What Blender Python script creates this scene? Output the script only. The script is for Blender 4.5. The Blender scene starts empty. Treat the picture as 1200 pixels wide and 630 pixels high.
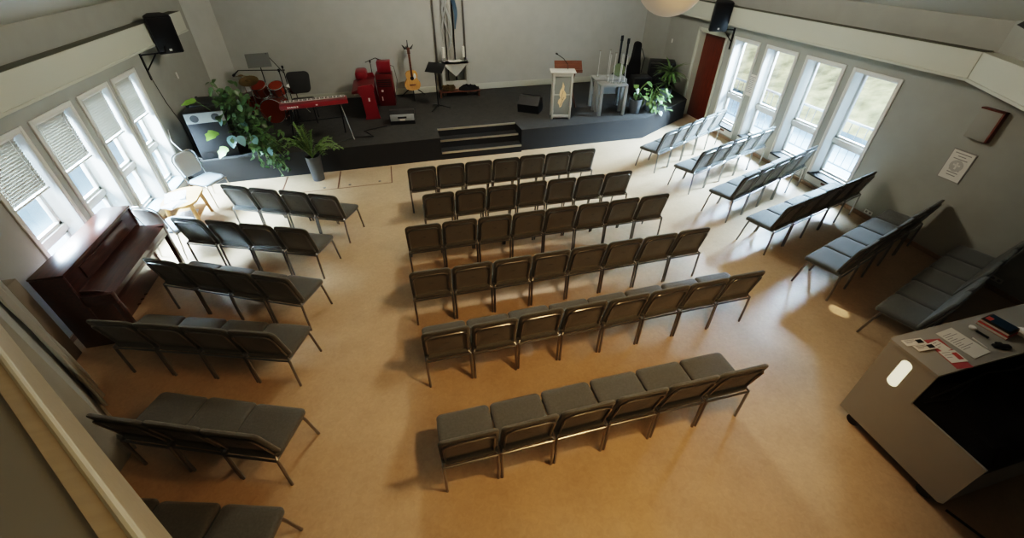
import bpy, bmesh, math, random
from mathutils import Vector, Matrix
random.seed(7)
C = bpy.context.scene.collection
PI = math.pi
R = math.radians
ROOT = bpy.context.scene

# ------------------------------------------------------------------ materials
def mat(name, col, rough=.6, metal=0., bump=0., bscale=60., var=0., vscale=4., spec=.5, emis=None, estr=0.):
    m = bpy.data.materials.new(name); m.use_nodes = True
    nt = m.node_tree; b = nt.nodes['Principled BSDF']
    b.inputs['Base Color'].default_value = (*col, 1)
    b.inputs['Roughness'].default_value = rough
    b.inputs['Metallic'].default_value = metal
    b.inputs['Specular IOR Level'].default_value = spec
    tc = nt.nodes.new('ShaderNodeTexCoord')
    if var > 0:
        n = nt.nodes.new('ShaderNodeTexNoise'); n.inputs['Scale'].default_value = vscale; n.inputs['Detail'].default_value = 6
        cr = nt.nodes.new('ShaderNodeValToRGB')
        cr.color_ramp.elements[0].position = .3; cr.color_ramp.elements[1].position = .7
        cr.color_ramp.elements[0].color = (*[c*(1-var) for c in col], 1)
        cr.color_ramp.elements[1].color = (*[min(1, c*(1+var)) for c in col], 1)
        nt.links.new(tc.outputs['Object'], n.inputs['Vector']); nt.links.new(n.outputs['Fac'], cr.inputs['Fac'])
        nt.links.new(cr.outputs['Color'], b.inputs['Base Color'])
    if bump > 0:
        n2 = nt.nodes.new('ShaderNodeTexNoise'); n2.inputs['Scale'].default_value = bscale; n2.inputs['Detail'].default_value = 3
        bp = nt.nodes.new('ShaderNodeBump'); bp.inputs['Strength'].default_value = bump; bp.inputs['Distance'].default_value = .01
        nt.links.new(tc.outputs['Object'], n2.inputs['Vector']); nt.links.new(n2.outputs['Fac'], bp.inputs['Height'])
        nt.links.new(bp.outputs['Normal'], b.inputs['Normal'])
    if emis:
        b.inputs['Emission Color'].default_value = (*emis, 1); b.inputs['Emission Strength'].default_value = estr
    return m

def wood(name, c1, c2, rough=.35, scale=3., axis=0):
    m = bpy.data.materials.new(name); m.use_nodes = True
    nt = m.node_tree; b = nt.nodes['Principled BSDF']; b.inputs['Roughness'].default_value = rough
    tc = nt.nodes.new('ShaderNodeTexCoord'); mp = nt.nodes.new('ShaderNodeMapping')
    s = [14., 14., 14.]; s[axis] = 1.2; mp.inputs['Scale'].default_value = s
    n = nt.nodes.new('ShaderNodeTexNoise'); n.inputs['Scale'].default_value = scale; n.inputs['Detail'].default_value = 7; n.inputs['Distortion'].default_value = .6
    cr = nt.nodes.new('ShaderNodeValToRGB')
    cr.color_ramp.elements[0].position = .35; cr.color_ramp.elements[1].position = .65
    cr.color_ramp.elements[0].color = (*c1, 1); cr.color_ramp.elements[1].color = (*c2, 1)
    nt.links.new(tc.outputs['Object'], mp.inputs['Vector']); nt.links.new(mp.outputs['Vector'], n.inputs['Vector'])
    nt.links.new(n.outputs['Fac'], cr.inputs['Fac']); nt.links.new(cr.outputs['Color'], b.inputs['Base Color'])
    return m

def glass_mat():
    m = bpy.data.materials.new('window_glass'); m.use_nodes = True
    nt = m.node_tree; nt.nodes.clear()
    o = nt.nodes.new('ShaderNodeOutputMaterial'); mx = nt.nodes.new('ShaderNodeMixShader')
    t = nt.nodes.new('ShaderNodeBsdfTransparent'); g = nt.nodes.new('ShaderNodeBsdfGlossy')
    t.inputs['Color'].default_value = (.93, .97, 1, 1); g.inputs['Roughness'].default_value = .02
    lw = nt.nodes.new('ShaderNodeLayerWeight'); lw.inputs['Blend'].default_value = .12
    f = nt.nodes.new('ShaderNodeMath'); f.operation = 'MULTIPLY_ADD'; f.inputs[1].default_value = .35; f.inputs[2].default_value = .03
    nt.links.new(lw.outputs['Facing'], f.inputs[0])
    nt.links.new(f.outputs[0], mx.inputs[0]); nt.links.new(t.outputs[0], mx.inputs[1]); nt.links.new(g.outputs[0], mx.inputs[2])
    nt.links.new(mx.outputs[0], o.inputs['Surface'])
    return m

def floor_mat():
    m = bpy.data.materials.new('linoleum'); m.use_nodes = True
    nt = m.node_tree; b = nt.nodes['Principled BSDF']
    tc = nt.nodes.new('ShaderNodeTexCoord')
    n1 = nt.nodes.new('ShaderNodeTexNoise'); n1.inputs['Scale'].default_value = 2.2; n1.inputs['Detail'].default_value = 8; n1.inputs['Roughness'].default_value = .65
    n2 = nt.nodes.new('ShaderNodeTexNoise'); n2.inputs['Scale'].default_value = 22; n2.inputs['Detail'].default_value = 5; n2.inputs['Distortion'].default_value = 1.
    c1 = nt.nodes.new('ShaderNodeValToRGB'); c2 = nt.nodes.new('ShaderNodeValToRGB')
    c1.color_ramp.elements[0].position = .3; c1.color_ramp.elements[1].position = .72
    c1.color_ramp.elements[0].color = (.47, .35, .225, 1); c1.color_ramp.elements[1].color = (.56, .425, .28, 1)
    c2.color_ramp.elements[0].position = .3; c2.color_ramp.elements[1].position = .7
    c2.color_ramp.elements[0].color = (.88, .88, .88, 1); c2.color_ramp.elements[1].color = (1, 1, 1, 1)
    mx = nt.nodes.new('ShaderNodeMixRGB'); mx.blend_type = 'MULTIPLY'; mx.inputs[0].default_value = 1
    for n in (n1, n2): nt.links.new(tc.outputs['Object'], n.inputs['Vector'])
    nt.links.new(n1.outputs['Fac'], c1.inputs['Fac']); nt.links.new(n2.outputs['Fac'], c2.inputs['Fac'])
    nt.links.new(c1.outputs[0], mx.inputs[1]); nt.links.new(c2.outputs[0], mx.inputs[2]); nt.links.new(mx.outputs[0], b.inputs['Base Color'])
    b.inputs['Roughness'].default_value = .36; b.inputs['Specular IOR Level'].default_value = .55
    bp = nt.nodes.new('ShaderNodeBump'); bp.inputs['Strength'].default_value = .08; bp.inputs['Distance'].default_value = .01
    nt.links.new(n2.outputs['Fac'], bp.inputs['Height']); nt.links.new(bp.outputs['Normal'], b.inputs['Normal'])
    return m

M = dict(
 floor=floor_mat(),
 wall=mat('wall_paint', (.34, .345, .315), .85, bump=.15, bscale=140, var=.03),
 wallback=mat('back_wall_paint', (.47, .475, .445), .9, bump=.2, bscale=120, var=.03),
 ceil=mat('ceiling_paint', (.52, .52, .48), .9, bump=.1, bscale=90),
 cream=mat('cream_paint', (.54, .55, .48), .6), shade=mat('painted_cove_shadow', (.13, .13, .105), .9),
 white=mat('white_paint', (.72, .72, .68), .45),
 base=mat('baseboard_paint', (.50, .47, .40), .5),
 baseboard_wood=wood('baseboard_wood', (.22, .15, .10), (.30, .20, .13)),
 carpet=mat('black_stage_carpet', (.040, .039, .036), .95, bump=.5, bscale=300, var=.15, vscale=9),
 stagef=mat('black_stage_front', (.016, .016, .016), .75, bump=.2, bscale=200),
 alu=mat('aluminium', (.55, .55, .52), .3, 1.),
 fabric=mat('grey_upholstery', (.098, .104, .098), .88, bump=.5, bscale=420, var=.12, vscale=60),
 fabric2=mat('grey_upholstery_back', (.155, .153, .138), .85, bump=.4, bscale=420),
 frame=mat('dark_steel', (.24, .24, .235), .30, .9),
 chrome=mat('chrome', (.75, .75, .74), .15, 1.),
 black=mat('black_plastic', (.012, .012, .013), .45),
 blackm=mat('black_metal', (.015, .015, .016), .35, .6),
 blackf=mat('black_cloth', (.008, .008, .009), .95, bump=.6, bscale=40),
 door=wood('mahogany_door', (.10, .022, .010), (.15, .035, .016), .35, axis=2),
 piano=wood('mahogany_piano', (.045, .013, .008), (.075, .024, .014), .18, axis=1),
 oak=wood('pale_oak', (.42, .23, .09), (.52, .31, .14), .4, axis=0),
 rail=wood('rail_oak', (.37, .33, .25), (.41, .365, .275), .45, axis=0),
 pine=wood('spruce_guitar', (.66, .36, .12), (.76, .44, .16), .22, axis=2),
 darkwood=wood('dark_brown_wood', (.09, .035, .02), (.15, .06, .035), .4, axis=0),
 red=mat('red_lacquer', (.20, .014, .022), .3),
 redd=mat('dark_red_lacquer', (.12, .008, .010), .35),
 drum=mat('drum_red_shell', (.22, .035, .012), .2, spec=.8),
 brass=mat('brass_cymbal', (.35, .24, .10), .25, 1.),
 keys=mat('ivory_keys', (.75, .74, .70), .3),
 desk=mat('grey_laminate', (.33, .325, .30), .5, bump=.05, bscale=200),
 deskp=mat('grey_side_laminate', (.31, .31, .29), .5),
 paper=mat('paper', (.72, .70, .64), .8),
 news=mat('newspaper', (.48, .52, .55), .8, var=.4, vscale=50),
 ink=mat('grey_ink', (.30, .29, .28), .9),
 pink=mat('pink_paper', (.42, .10, .10), .7),
 candle=mat('white_wax', (.85, .84, .78), .5),
 cloth=mat('white_linen', (.85, .85, .80), .9, bump=.3, bscale=100),
 altar=mat('pale_grey_paint', (.42, .42, .39), .6),
 bluep=mat('blue_ribbon_paint', (.13, .22, .32), .4),
 ribbon=mat('white_ribbon_paint', (.75, .77, .76), .3),
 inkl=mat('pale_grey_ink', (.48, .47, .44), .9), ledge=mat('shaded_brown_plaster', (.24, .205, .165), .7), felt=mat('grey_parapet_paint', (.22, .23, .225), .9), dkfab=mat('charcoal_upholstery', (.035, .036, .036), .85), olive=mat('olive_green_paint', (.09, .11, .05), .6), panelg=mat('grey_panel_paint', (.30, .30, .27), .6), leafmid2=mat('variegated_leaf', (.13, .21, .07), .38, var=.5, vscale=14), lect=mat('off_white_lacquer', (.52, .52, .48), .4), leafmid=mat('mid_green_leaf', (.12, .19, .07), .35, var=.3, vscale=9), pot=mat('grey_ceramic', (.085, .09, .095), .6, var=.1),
 potb=mat('blue_grey_ceramic', (.22, .28, .33), .5),
 soil=mat('potting_soil', (.02, .014, .01), .95),
 leaf=mat('green_leaf', (.060, .105, .038), .34, var=.5, vscale=5),
 leaflight=mat('young_green_leaf', (.20, .33, .07), .4, var=.2, vscale=8),
 leafdark=mat('dark_green_leaf', (.025, .07, .03), .3, var=.4, vscale=9),
 stem=mat('green_stem', (.14, .20, .06), .5),
 glass=glass_mat(),
 frost=mat('frosted_glass', (.24, .255, .24), .35),
 flame=mat('cream_flame_inlay', (.88, .66, .40), .4),
 ball=mat('opal_glass', (.56, .53, .46), .5, emis=(1., .88, .70), estr=.10),
 blind=mat('blind_slats', (.42, .40, .34), .5),
 hill=mat('dry_hillside', (.60, .54, .30), .95, var=.6, vscale=2.2, bump=.5, bscale=4),
 deck=mat('snowy_terrace', (.30, .38, .50), .8, var=.3, vscale=1.5), yard=mat('paved_yard', (.26, .33, .42), .8, var=.25, vscale=1.),
 facade=mat('pale_blue_facade', (.20, .27, .36), .8, var=.06),
 tablet=mat('tablet_screen', (.02, .06, .10), .12),
 grille=mat('grey_baffle', (.026, .027, .029), .9, bump=.4, bscale=300),
 grill2=mat('pale_grey_panel', (.34, .36, .36), .5),
 leaflet=mat('leaflet_cover_red', (.45, .08, .06), .6),
 glow=mat('painted_sun_glow', (.85, .82, .62), .5, emis=(1, .95, .70), estr=.75),  # emission stands in for sunlight on the desk slot
)

for k_ in ('fabric', 'fabric2'):
    b_ = M[k_].node_tree.nodes['Principled BSDF']; b_.inputs['Sheen Weight'].default_value = .28; b_.inputs['Sheen Roughness'].default_value = .35
b_ = M['piano'].node_tree.nodes['Principled BSDF']; b_.inputs['Coat Weight'].default_value = 1.; b_.inputs['Coat Roughness'].default_value = .3
# ------------------------------------------------------------------ mesh helpers
def finish(name, bm, m, parent=None, ang=35, smooth=True):
    bmesh.ops.recalc_face_normals(bm, faces=bm.faces)
    me = bpy.data.meshes.new(name); bm.to_mesh(me); bm.free()
    if smooth and len(me.polygons):
        me.polygons.foreach_set('use_smooth', [True]*len(me.polygons))
        me.set_sharp_from_angle(angle=R(ang))
    me.materials.append(m)
    o = bpy.data.objects.new(name, me); C.objects.link(o)
    if parent: o.parent = parent
    return o

def box(bm, a, b, mx=None, bev=0.):
    x0, y0, z0 = a; x1, y1, z1 = b
    vs = [bm.verts.new(p) for p in ((x0,y0,z0),(x1,y0,z0),(x1,y1,z0),(x0,y1,z0),(x0,y0,z1),(x1,y0,z1),(x1,y1,z1),(x0,y1,z1))]
    fs = [bm.faces.new([vs[i] for i in f]) for f in ((0,3,2,1),(4,5,6,7),(0,1,5,4),(1,2,6,5),(2,3,7,6),(3,0,4,7))]
    if mx is not None:
        for v in vs: v.co = mx @ v.co
    if bev > 0:
        es = list({e for f in fs for e in f.edges})
        bmesh.ops.bevel(bm, geom=es, offset=bev, segments=2, affect='EDGES', profile=.5)
    return vs

def tube(bm, pts, r, seg=8, cap=True, closed=False, rs=None):
    pts = [Vector(p) for p in pts]; n = len(pts); rings = []
    up = Vector((0, 0, 1))
    prev = None
    for i, p in enumerate(pts):
        if closed: d = (pts[(i+1) % n]-pts[i-1])
        elif i == 0: d = pts[1]-p
        elif i == n-1: d = p-pts[i-1]
        else: d = (pts[i+1]-p).normalized()+(p-pts[i-1]).normalized()
        d.normalize()
        if prev is None:
            a = d.cross(up)
            if a.length < .05: a = d.cross(Vector((1, 0, 0)))
        else:
            a = prev-d*prev.dot(d)
            if a.length < .05: a = d.cross(up)
        a.normalize(); prev = a.copy(); b = d.cross(a)
        rr = rs[i] if rs else r
        rings.append([bm.verts.new(p+(a*math.cos(2*PI*k/seg)+b*math.sin(2*PI*k/seg))*rr) for k in range(seg)])
    m = n if closed else n-1
    for i in range(m):
        A, B = rings[i], rings[(i+1) % n]
        for k in range(seg):
            bm.faces.new((A[k], A[(k+1) % seg], B[(k+1) % seg], B[k]))
    if cap and not closed:
        bm.faces.new(rings[0][::-1]); bm.faces.new(rings[-1])

def lathe(bm, prof, seg=20, mx=None, cap=True):
    rings = []
    for r, z in prof:
        rings.append([bm.verts.new((r*math.cos(2*PI*k/seg), r*math.sin(2*PI*k/seg), z)) for k in range(seg)])
    for A, B in zip(rings, rings[1:]):
        for k in range(seg): bm.faces.new((A[k], A[(k+1) % seg], B[(k+1) % seg], B[k]))
    if cap:
        bm.faces.new(rings[0][::-1]); bm.faces.new(rings[-1])
    if mx is not None:
        for rg in rings:
            for v in rg: v.co = mx @ v.co

def prism(bm, poly, z0, z1, mx=None):
    lo = [bm.verts.new((x, y, z0)) for x, y in poly]; hi = [bm.verts.new((x, y, z1)) for x, y in poly]
    n = len(poly)
    bm.faces.new(lo[::-1]); bm.faces.new(hi)
    for i in range(n): bm.faces.new((lo[i], lo[(i+1) % n], hi[(i+1) % n], hi[i]))
    if mx is not None:
        for v in lo+hi: v.co = mx @ v.co

def rrect(w, h, r, seg=5, rb=None):
    """rounded rectangle outline centred on 0; r = top corners, rb = bottom corners"""
    rb = r if rb is None else rb
    out = []
    for cx, cy, a0, rr in ((w/2-r, h/2-r, 0, r), (-w/2+r, h/2-r, 90, r), (-w/2+rb, -h/2+rb, 180, rb), (w/2-rb, -h/2+rb, 270, rb)):
        for k in range(seg+1):
            a = R(a0+90*k/seg); out.append((cx+rr*math.cos(a), cy+rr*math.sin(a)))
    return out

def cushion(bm, w, h, r, layers, f, rb=None, seg=5):
    """layers: list of (inset, depth); f maps (u, v, depth) to a point"""
    rings = []
    for ins, d in layers:
        if ins >= min(w, h)/2-.001:
            rings.append([bm.verts.new(f(0, 0, d))]); continue
        o = rrect(w-2*ins, h-2*ins, max(r-ins, .004), seg, None if rb is None else max(rb-ins, .004))
        rings.append([bm.verts.new(f(u, v, d)) for u, v in o])
    for A, B in zip(rings, rings[1:]):
        if len(A) == 1 or len(B) == 1:
            P, Q = (A, B) if len(A) == 1 else (B, A)
            for k in range(len(Q)): bm.faces.new((P[0], Q[k], Q[(k+1) % len(Q)]))
        else:
            for k in range(len(A)): bm.faces.new((A[k], A[(k+1) % len(A)], B[(k+1) % len(A)], B[k]))

def P_(label=None, cat=None, group=None, kind=None): return dict(label=label, cat=cat, group=group, kind=kind)
def tag(o, label=None, cat=None, group=None, kind=None):
    if label: o['label'] = label
    if cat: o['category'] = cat
    if group: o['group'] = group
    if kind: o['kind'] = kind
    return o
def thing(name, loc, rz, label, cat, group=None):
    o = bpy.data.objects.new(name, None); C.objects.link(o); o.location = loc; o.rotation_euler = (0, 0, rz); o.empty_display_size = .1
    return tag(o, label, cat, group)
def part(name, parent, m, fn, ang=35, label=None):
    bm = bmesh.new(); fn(bm); o = finish(name, bm, m, parent, ang)
    if label: o['label'] = label
    return o
def solo(name, m, fn, label, cat, group=None, loc=(0, 0, 0), rz=0, ang=35):
    bm = bmesh.new(); fn(bm); o = finish(name, bm, m, None, ang); o.location = loc; o.rotation_euler = (0, 0, rz)
    return tag(o, label, cat, group)
def struct(name, m, fn, parent=None, ang=35):
    bm = bmesh.new(); fn(bm); o = finish(name, bm, m, parent, ang)
    o['kind'] = 'structure'
    return o
def kids(o): return [c for c in bpy.data.objects if c.parent == o]
def copy_thing(src, ch, loc, rz, label, group=None, scale=None):
    r = src.copy(); C.objects.link(r); r.location = loc; r.rotation_euler = (0, 0, rz); r['label'] = label
    if group: r['group'] = group
    m = {src: r}
    for c in ch:
        d = c.copy(); C.objects.link(d); d.parent = m[c.parent]; m[c] = d
    return r

XL, XR, YB, YN = -4.28, 7.67, 12.39, -3.0
XM = (XL+XR)/2
ZW = 3.16
def zc(x): return ZW+(min(x-XL, XR-x))*math.tan(R(27))

# ------------------------------------------------------------------ room shell
struct('floor', M['floor'], lambda bm: box(bm, (XL-.3, YN-.2, -.12), (XR+.3, YB+.2, 0)))

def wall_with_holes(name, x0, x1, ya, yb, ztop, holes, m):
    """wall slab between x0 and x1 with rectangular holes (y0,y1,z0,z1)"""
    def fn(bm):
        y = ya
        for (h0, h1, z0, z1) in sorted(holes):
            box(bm, (x0, y, 0), (x1, h0, ztop))
            if z0 > .01: box(bm, (x0, h0, 0), (x1, h1, z0))
            box(bm, (x0, h0, z1), (x1, h1, ztop))
            y = h1
        box(bm, (x0, y, 0), (x1, yb, ztop))
        bmesh.ops.remove_doubles(bm, verts=bm.verts, dist=.0005)
    return struct(name, m, fn)

WR = [(5.12, 5.90), (6.13, 6.91), (7.19, 7.96), (8.23, 8.97)]
WL = [(5.17, 5.92), (6.14, 6.90), (7.14, 7.87), (8.06, 8.77)]
ZB, ZT = .27, 2.18
DOOR = (9.30, 10.32)
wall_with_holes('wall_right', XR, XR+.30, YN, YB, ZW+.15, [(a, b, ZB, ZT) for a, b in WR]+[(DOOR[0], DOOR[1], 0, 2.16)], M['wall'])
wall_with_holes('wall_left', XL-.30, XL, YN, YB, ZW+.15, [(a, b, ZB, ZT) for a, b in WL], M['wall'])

def gable(bm, y0, y1):
    mx = Matrix(((1, 0, 0, 0), (0, 0, -1, 0), (0, 1, 0, 0), (0, 0, 0, 1)))
    prism(bm, [(XL-.3, 0), (XR+.3, 0), (XR+.3, ZW), (XM, zc(XM)+.1), (XL-.3, ZW)], -y1, -y0, mx)
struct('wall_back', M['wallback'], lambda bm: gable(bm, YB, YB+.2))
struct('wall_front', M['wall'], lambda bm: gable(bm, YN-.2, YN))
def diag_wall(bm, P, Q, z0, z1, t=.1):
    P = Vector((*P, 0)); Q = Vector((*Q, 0)); d = (Q-P).normalized(); n = Vector((-d.y, d.x, 0))*t
    vs = [P, Q, Q+n, P+n]
    prism(bm, [(v.x, v.y) for v in vs], z0, z1)
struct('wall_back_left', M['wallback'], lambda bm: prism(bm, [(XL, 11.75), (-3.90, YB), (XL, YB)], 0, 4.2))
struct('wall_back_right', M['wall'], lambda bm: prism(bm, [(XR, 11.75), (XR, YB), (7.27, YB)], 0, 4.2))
def ceil_fn(bm):
    for s, xa in ((1, XL), (-1, XR)):
        x0, x1 = xa-.3*s, XM
        z0, z1 = ZW-.3*math.tan(R(27)), zc(XM)
        vs = [bm.verts.new(p) for p in ((x0, YN-.2, z0), (x1, YN-.2, z1), (x1, YB+.2, z1), (x0, YB+.2, z0), (x0, YN-.2, z0+.2), (x1, YN-.2, z1+.2), (x1, YB+.2, z1+.2), (x0, YB+.2, z0+.2))]
        for f in ((0,3,2,1),(4,5,6,7),(0,1,5,4),(1,2,6,5),(2,3,7,6),(3,0,4,7)): bm.faces.new([vs[i] for i in f])
struct('ceiling', M['ceil'], ceil_fn, ang=10)

# cove beams above the windows
def beam_l(bm):
    box(bm, (XL, 4.15, 2.47), (XL+.20, 11.05, 2.80)); box(bm, (XL, 4.15, 2.44), (XL+.215, 11.06, 2.475), bev=.004)
def beam_r(bm):
    box(bm, (XR-.20, 4.20, 2.47), (XR, 11.75, 2.80)); box(bm, (XR-.215, 4.20, 2.44), (XR, 11.75, 2.475), bev=.004)
struct('trim_1', M['cream'], beam_l)
struct('trim_2', M['cream'], beam_r)
def obl(bm, P, Q, t, z0, z1):
    P = Vector(P); Q = Vector(Q); d = (Q-P).normalized(); n = Vector((-d.y, d.x))*t
    prism(bm, [tuple(P), tuple(Q), tuple(Q+n), tuple(P+n)], z0, z1)
def beam_d(bm):
    obl(bm, (7.48, 4.20), (6.05, 2.10), .20, 2.47, 2.80); obl(bm, (7.47, 4.21), (6.04, 2.11), .21, 2.44, 2.475)
struct('trim_3', M['cream'], beam_d)
struct('trim_shadow_strip', M['shade'], lambda bm: (box(bm, (XL, 4.15, 2.80), (XL+.185, 11.04, 2.806)), box(bm, (XR-.185, 4.20, 2.80), (XR, 11.7, 2.806))))  # thin dark strips paint the shadow along the beam tops
BD = Vector((-.5628, -.8266)); BN = Vector((.8266, -.5628))
def bulkhead(bm):
    P = Vector((7.67, 4.16)); Q = P+BD*2.7
    obl(bm, tuple(P), tuple(Q), .12, 2.80, 4.2)
struct('wall_bulkhead', M['wall'], bulkhead)
def vent(bm):
    P = Vector((7.67, 4.16))+Vector((-BN.x, -BN.y))*.012
    def q(s, z): v = P+BD*s; return (v.x, v.y, z)
    t = Vector((BN.x, BN.y, 0))*.01
    vs = [q(.06, 3.13), q(.95, 3.02), q(.95, 3.62)]
    a = [bm.verts.new(v) for v in vs]; b = [bm.verts.new(Vector(v)+t) for v in vs]
    bm.faces.new(a); bm.faces.new(b[::-1])
    for i in range(3): bm.faces.new((a[i], b[i], b[(i+1) % 3], a[(i+1) % 3]))
struct('trim_4', M['black'], vent)

# balcony: slab, fascia, capped parapet
N2 = Vector((.73, .684)); D2 = Vector((.684, -.73))
def bp(s, off): v = N2*(-.10+off)+D2*s; return (v.x, v.y)
S0, S1 = -4.15, -.07   # along the fascia line
def slab(bm):
    prism(bm, [bp(-4.15, -.06), bp(S1, -.06), (1.9, -.15), (2.3, .35), (4.3, 1.4), (6.1, 2.45), (7.45, 3.85), (7.67, 3.9), (7.67, -3), (-4.28, -3), (-4.28, 2.4), ], 2.5, 2.72)  # unseen right front edge is shaped to shade the right corner
struct('floor_balcony', M['ceil'], slab)
struct('wall_balcony_fascia', M['rail'], lambda bm: prism(bm, [bp(-4.15, 0), bp(S1, 0), bp(S1, -.02), bp(-4.15, -.02)], 2.66, 3.085))
struct('wall_shade_block_right', M['wall'], lambda bm: [obl(bm, a, b, -.06, 2.72, 3.1) for a, b in (((1.9, -.15), (2.3, .35)), ((2.3, .35), (4.3, 1.4)), ((4.3, 1.4), (6.1, 2.45)), ((6.1, 2.45), (6.75, 3.1)))])  # unseen parapet, added to block lamp light on the right
def ridge(bm):
    pts = [(*bp(s, .0), 3.09) for s in (-4.15, -2, -.07)]
    tube(bm, pts, .009, 10)
struct('trim_5', M['cream'], ridge)
struct('trim_6', M['rail'], lambda bm: prism(bm, [bp(-4.15, 0), bp(S1, 0), bp(S1, -.036), bp(-4.15, -.030)], 3.07, 3.095))
struct('wall_parapet', M['felt'], lambda bm: prism(bm, [bp(-4.15, -.030), bp(S1, -.036), bp(S1-.1, -.8), bp(-4.15, -.8)], 2.7, 3.09))

# diagonal pier under the balcony edge, wall ledge behind the piano
def pier(bm):
    prism(bm, [(-4.075, 4.20), (-2.958, 2.945), (-2.99, 2.72), (-4.26, 2.5), (-4.28, 4.22)], 0, 2.5)
struct('wall_pier', M['wall'], pier)
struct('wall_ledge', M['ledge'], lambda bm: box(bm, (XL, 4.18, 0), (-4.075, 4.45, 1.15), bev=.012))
def kerb(bm):
    obl(bm, (-4.06, 4.22), (-2.94, 2.965), -.02, 0, .09)
struct('baseboard_pier', M['base'], kerb)
def drape(bm):
    P = Vector((-3.86, 3.98)); d = (Vector((-2.958, 2.945))-P).normalized(); n = Vector((-d.y, d.x))
    if n.x < 0: n = -n
    cols = []
    for k in range(49):
        u = k/48; a = P+d*(.05+.62*u)+n*(.045+.022*math.sin(u*2*PI*6))
        cols.append([bm.verts.new((a.x+n.x*.015*math.sin(3*z+k*.4), a.y+n.y*.015*math.sin(3*z+k*.4), z)) for z in (.06, .5, 1., 1.5, 2., 2.44)])
    for A, B in zip(cols, cols[1:]):
        for q in range(5): bm.faces.new((A[q], B[q], B[q+1], A[q+1]))
    bmesh.ops.solidify(bm, geom=bm.faces[:], thickness=.004)
solo('curtain', M['white'], drape, 'pale hanging curtain folds on the diagonal pier behind the balcony rail', 'curtain', ang=60)

struct('baseboard_right', M['baseboard_wood'], lambda bm: (box(bm, (XR-.015, YN, 0), (XR, DOOR[0]-.1, .07)), box(bm, (XR-.015, DOOR[1]+.1, 0), (XR, 11.7, .07))))
struct('baseboard_left', M['baseboard_wood'], lambda bm: box(bm, (XL, 4.5, 0), (XL+.015, 8.87, .07)))
struct('baseboard_back', M['cream'], lambda bm: box(bm, (-3.85, YB-.02, .5), (7.25, YB, .66), bev=.004))

# windows
def window(idx, side, y0, y1, blind):
    s = 1 if side == 'R' else -1
    xw = XR if side == 'R' else XL
    def X(d): return xw+s*d          # d>0 = outward
    def bx(bm, d0, d1, ya, yb, za, zb, bev=.004): box(bm, (min(X(d0), X(d1)), ya, za), (max(X(d0), X(d1)), yb, zb), bev=bev)
    def casing(bm):
        w = .045
        bx(bm, -.015, .27, y0, y0+.02, ZB, ZT); bx(bm, -.015, .27, y1-.02, y1, ZB, ZT)
        bx(bm, -.015, .27, y0, y1, ZT-.02, ZT)
        bx(bm, -.02, .0, y0-w, y0, ZB-.04, ZT+w); bx(bm, -.02, .0, y1, y1+w, ZB-.04, ZT+w); bx(bm, -.02, .0, y0, y1, ZT, ZT+w)
        bx(bm, -.012, .0, y0-w, y1+w, .10, ZB-.03)
    w = struct(f'window_{idx}', M['white'], casing)
    def sash(bm):
        f = .05
        for za, zb in ((ZB+.03, .90), (.97, ZT-.03)):
            bx(bm, .20, .25, y0+.02, y0+.02+f, za, zb); bx(bm, .20, .25, y1-.02-f, y1-.02, za, zb)
            bx(bm, .20, .25, y0+.02, y1-.02, za, za+f); bx(bm, .20, .25, y0+.02, y1-.02, zb-f, zb)
        bx(bm, .17, .26, y0+.01, y1-.01, .89, .98)
    p = part('sash', w, M['white'], sash)
    part('pane', w, M['glass'], lambda bm: bx(bm, .222, .228, y0+.06, y1-.06, ZB+.06, ZT-.07, 0))
    part('sill', w, M['stagef'] if side == 'R' else M['potb'], lambda bm: bx(bm, -.05, .20, y0-.01, y1+.01, ZB-.03, ZB+.005))
    if side == 'R':
        part('radiator_slot', w, M['darkwood'], lambda bm: bx(bm, -.016, -.01, (y0+y1)/2-.12, (y0+y1)/2+.06, .16, .20, 0))
    return w
for i, (a, b) in enumerate(WL): window(i+1, 'L', a, b, True)
for i, (a, b) in enumerate(WR): window(i+5, 'R', a, b, False)

# roller tops of the right windows, venetian blinds on the left windows
wh = ['nearest to the piano end by the balcony', 'second from the balcony', 'third from the balcony', 'beside the wall speaker']
for i, (a, b) in enumerate(WL):
    t = thing('venetian_blind', (XL-.075, (a+b)/2, ZT-.03), 0, 'half lowered cream venetian blind, left wall window '+wh[i], 'blind', 'venetian blinds in the left wall windows')
    w = (b-a)/2-.04
    part('headrail', t, M['white'], lambda bm: box(bm, (-.025, -w, -.03), (.025, w, .02), bev=.004))
    def slats(bm):
        for k in range(18):
            z = -.05-k*.033
            box(bm, (-.022, -w, -.0012), (.022, w, .0012), Matrix.Translation((0, 0, z)) @ Matrix.Rotation(R(-66), 4, 'Y'))
    part('slats', t, M['blind'], slats)
    part('bottom_rail', t, M['white'], lambda bm: box(bm, (-.025, -w, -.665), (.025, w, -.645), bev=.004))
    for y in (-w*.72, w*.72): part('cord', t, M['white'], lambda bm: tube(bm, [(.028, y, .0), (.028, y, -.65)], .003, 5))

# door
def door_frame(bm):
    y0, y1 = DOOR; z = 2.16
    box(bm, (XR-.02, y0-.07, 0), (XR+.0, y0, z+.07), bev=.004); box(bm, (XR-.02, y1, 0), (XR, y1+.07, z+.07), bev=.004)
    box(bm, (XR-.02, y0-.07, z), (XR, y1+.07, z+.07), bev=.004)
    box(bm, (XR, y1-.03, 0), (XR+.28, y1, z)); box(bm, (XR, y0, 0), (XR+.28, y0+.03, z)); box(bm, (XR, y0, z-.03), (XR+.28, y1, z))
d = struct('door_1', M['cream'], door_frame)
part('door_leaf', d, M['door'], lambda bm: box(bm, (XR+.17, DOOR[0]+.03, .01), (XR+.215, DOOR[1]-.03, 2.13), bev=.003))
part('handle', d, M['chrome'], lambda bm: tube(bm, [(XR+.17, 9.42, 1.0), (XR+.12, 9.42, 1.0), (XR+.12, 9.53, 1.0)], .009, 8))

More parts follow.
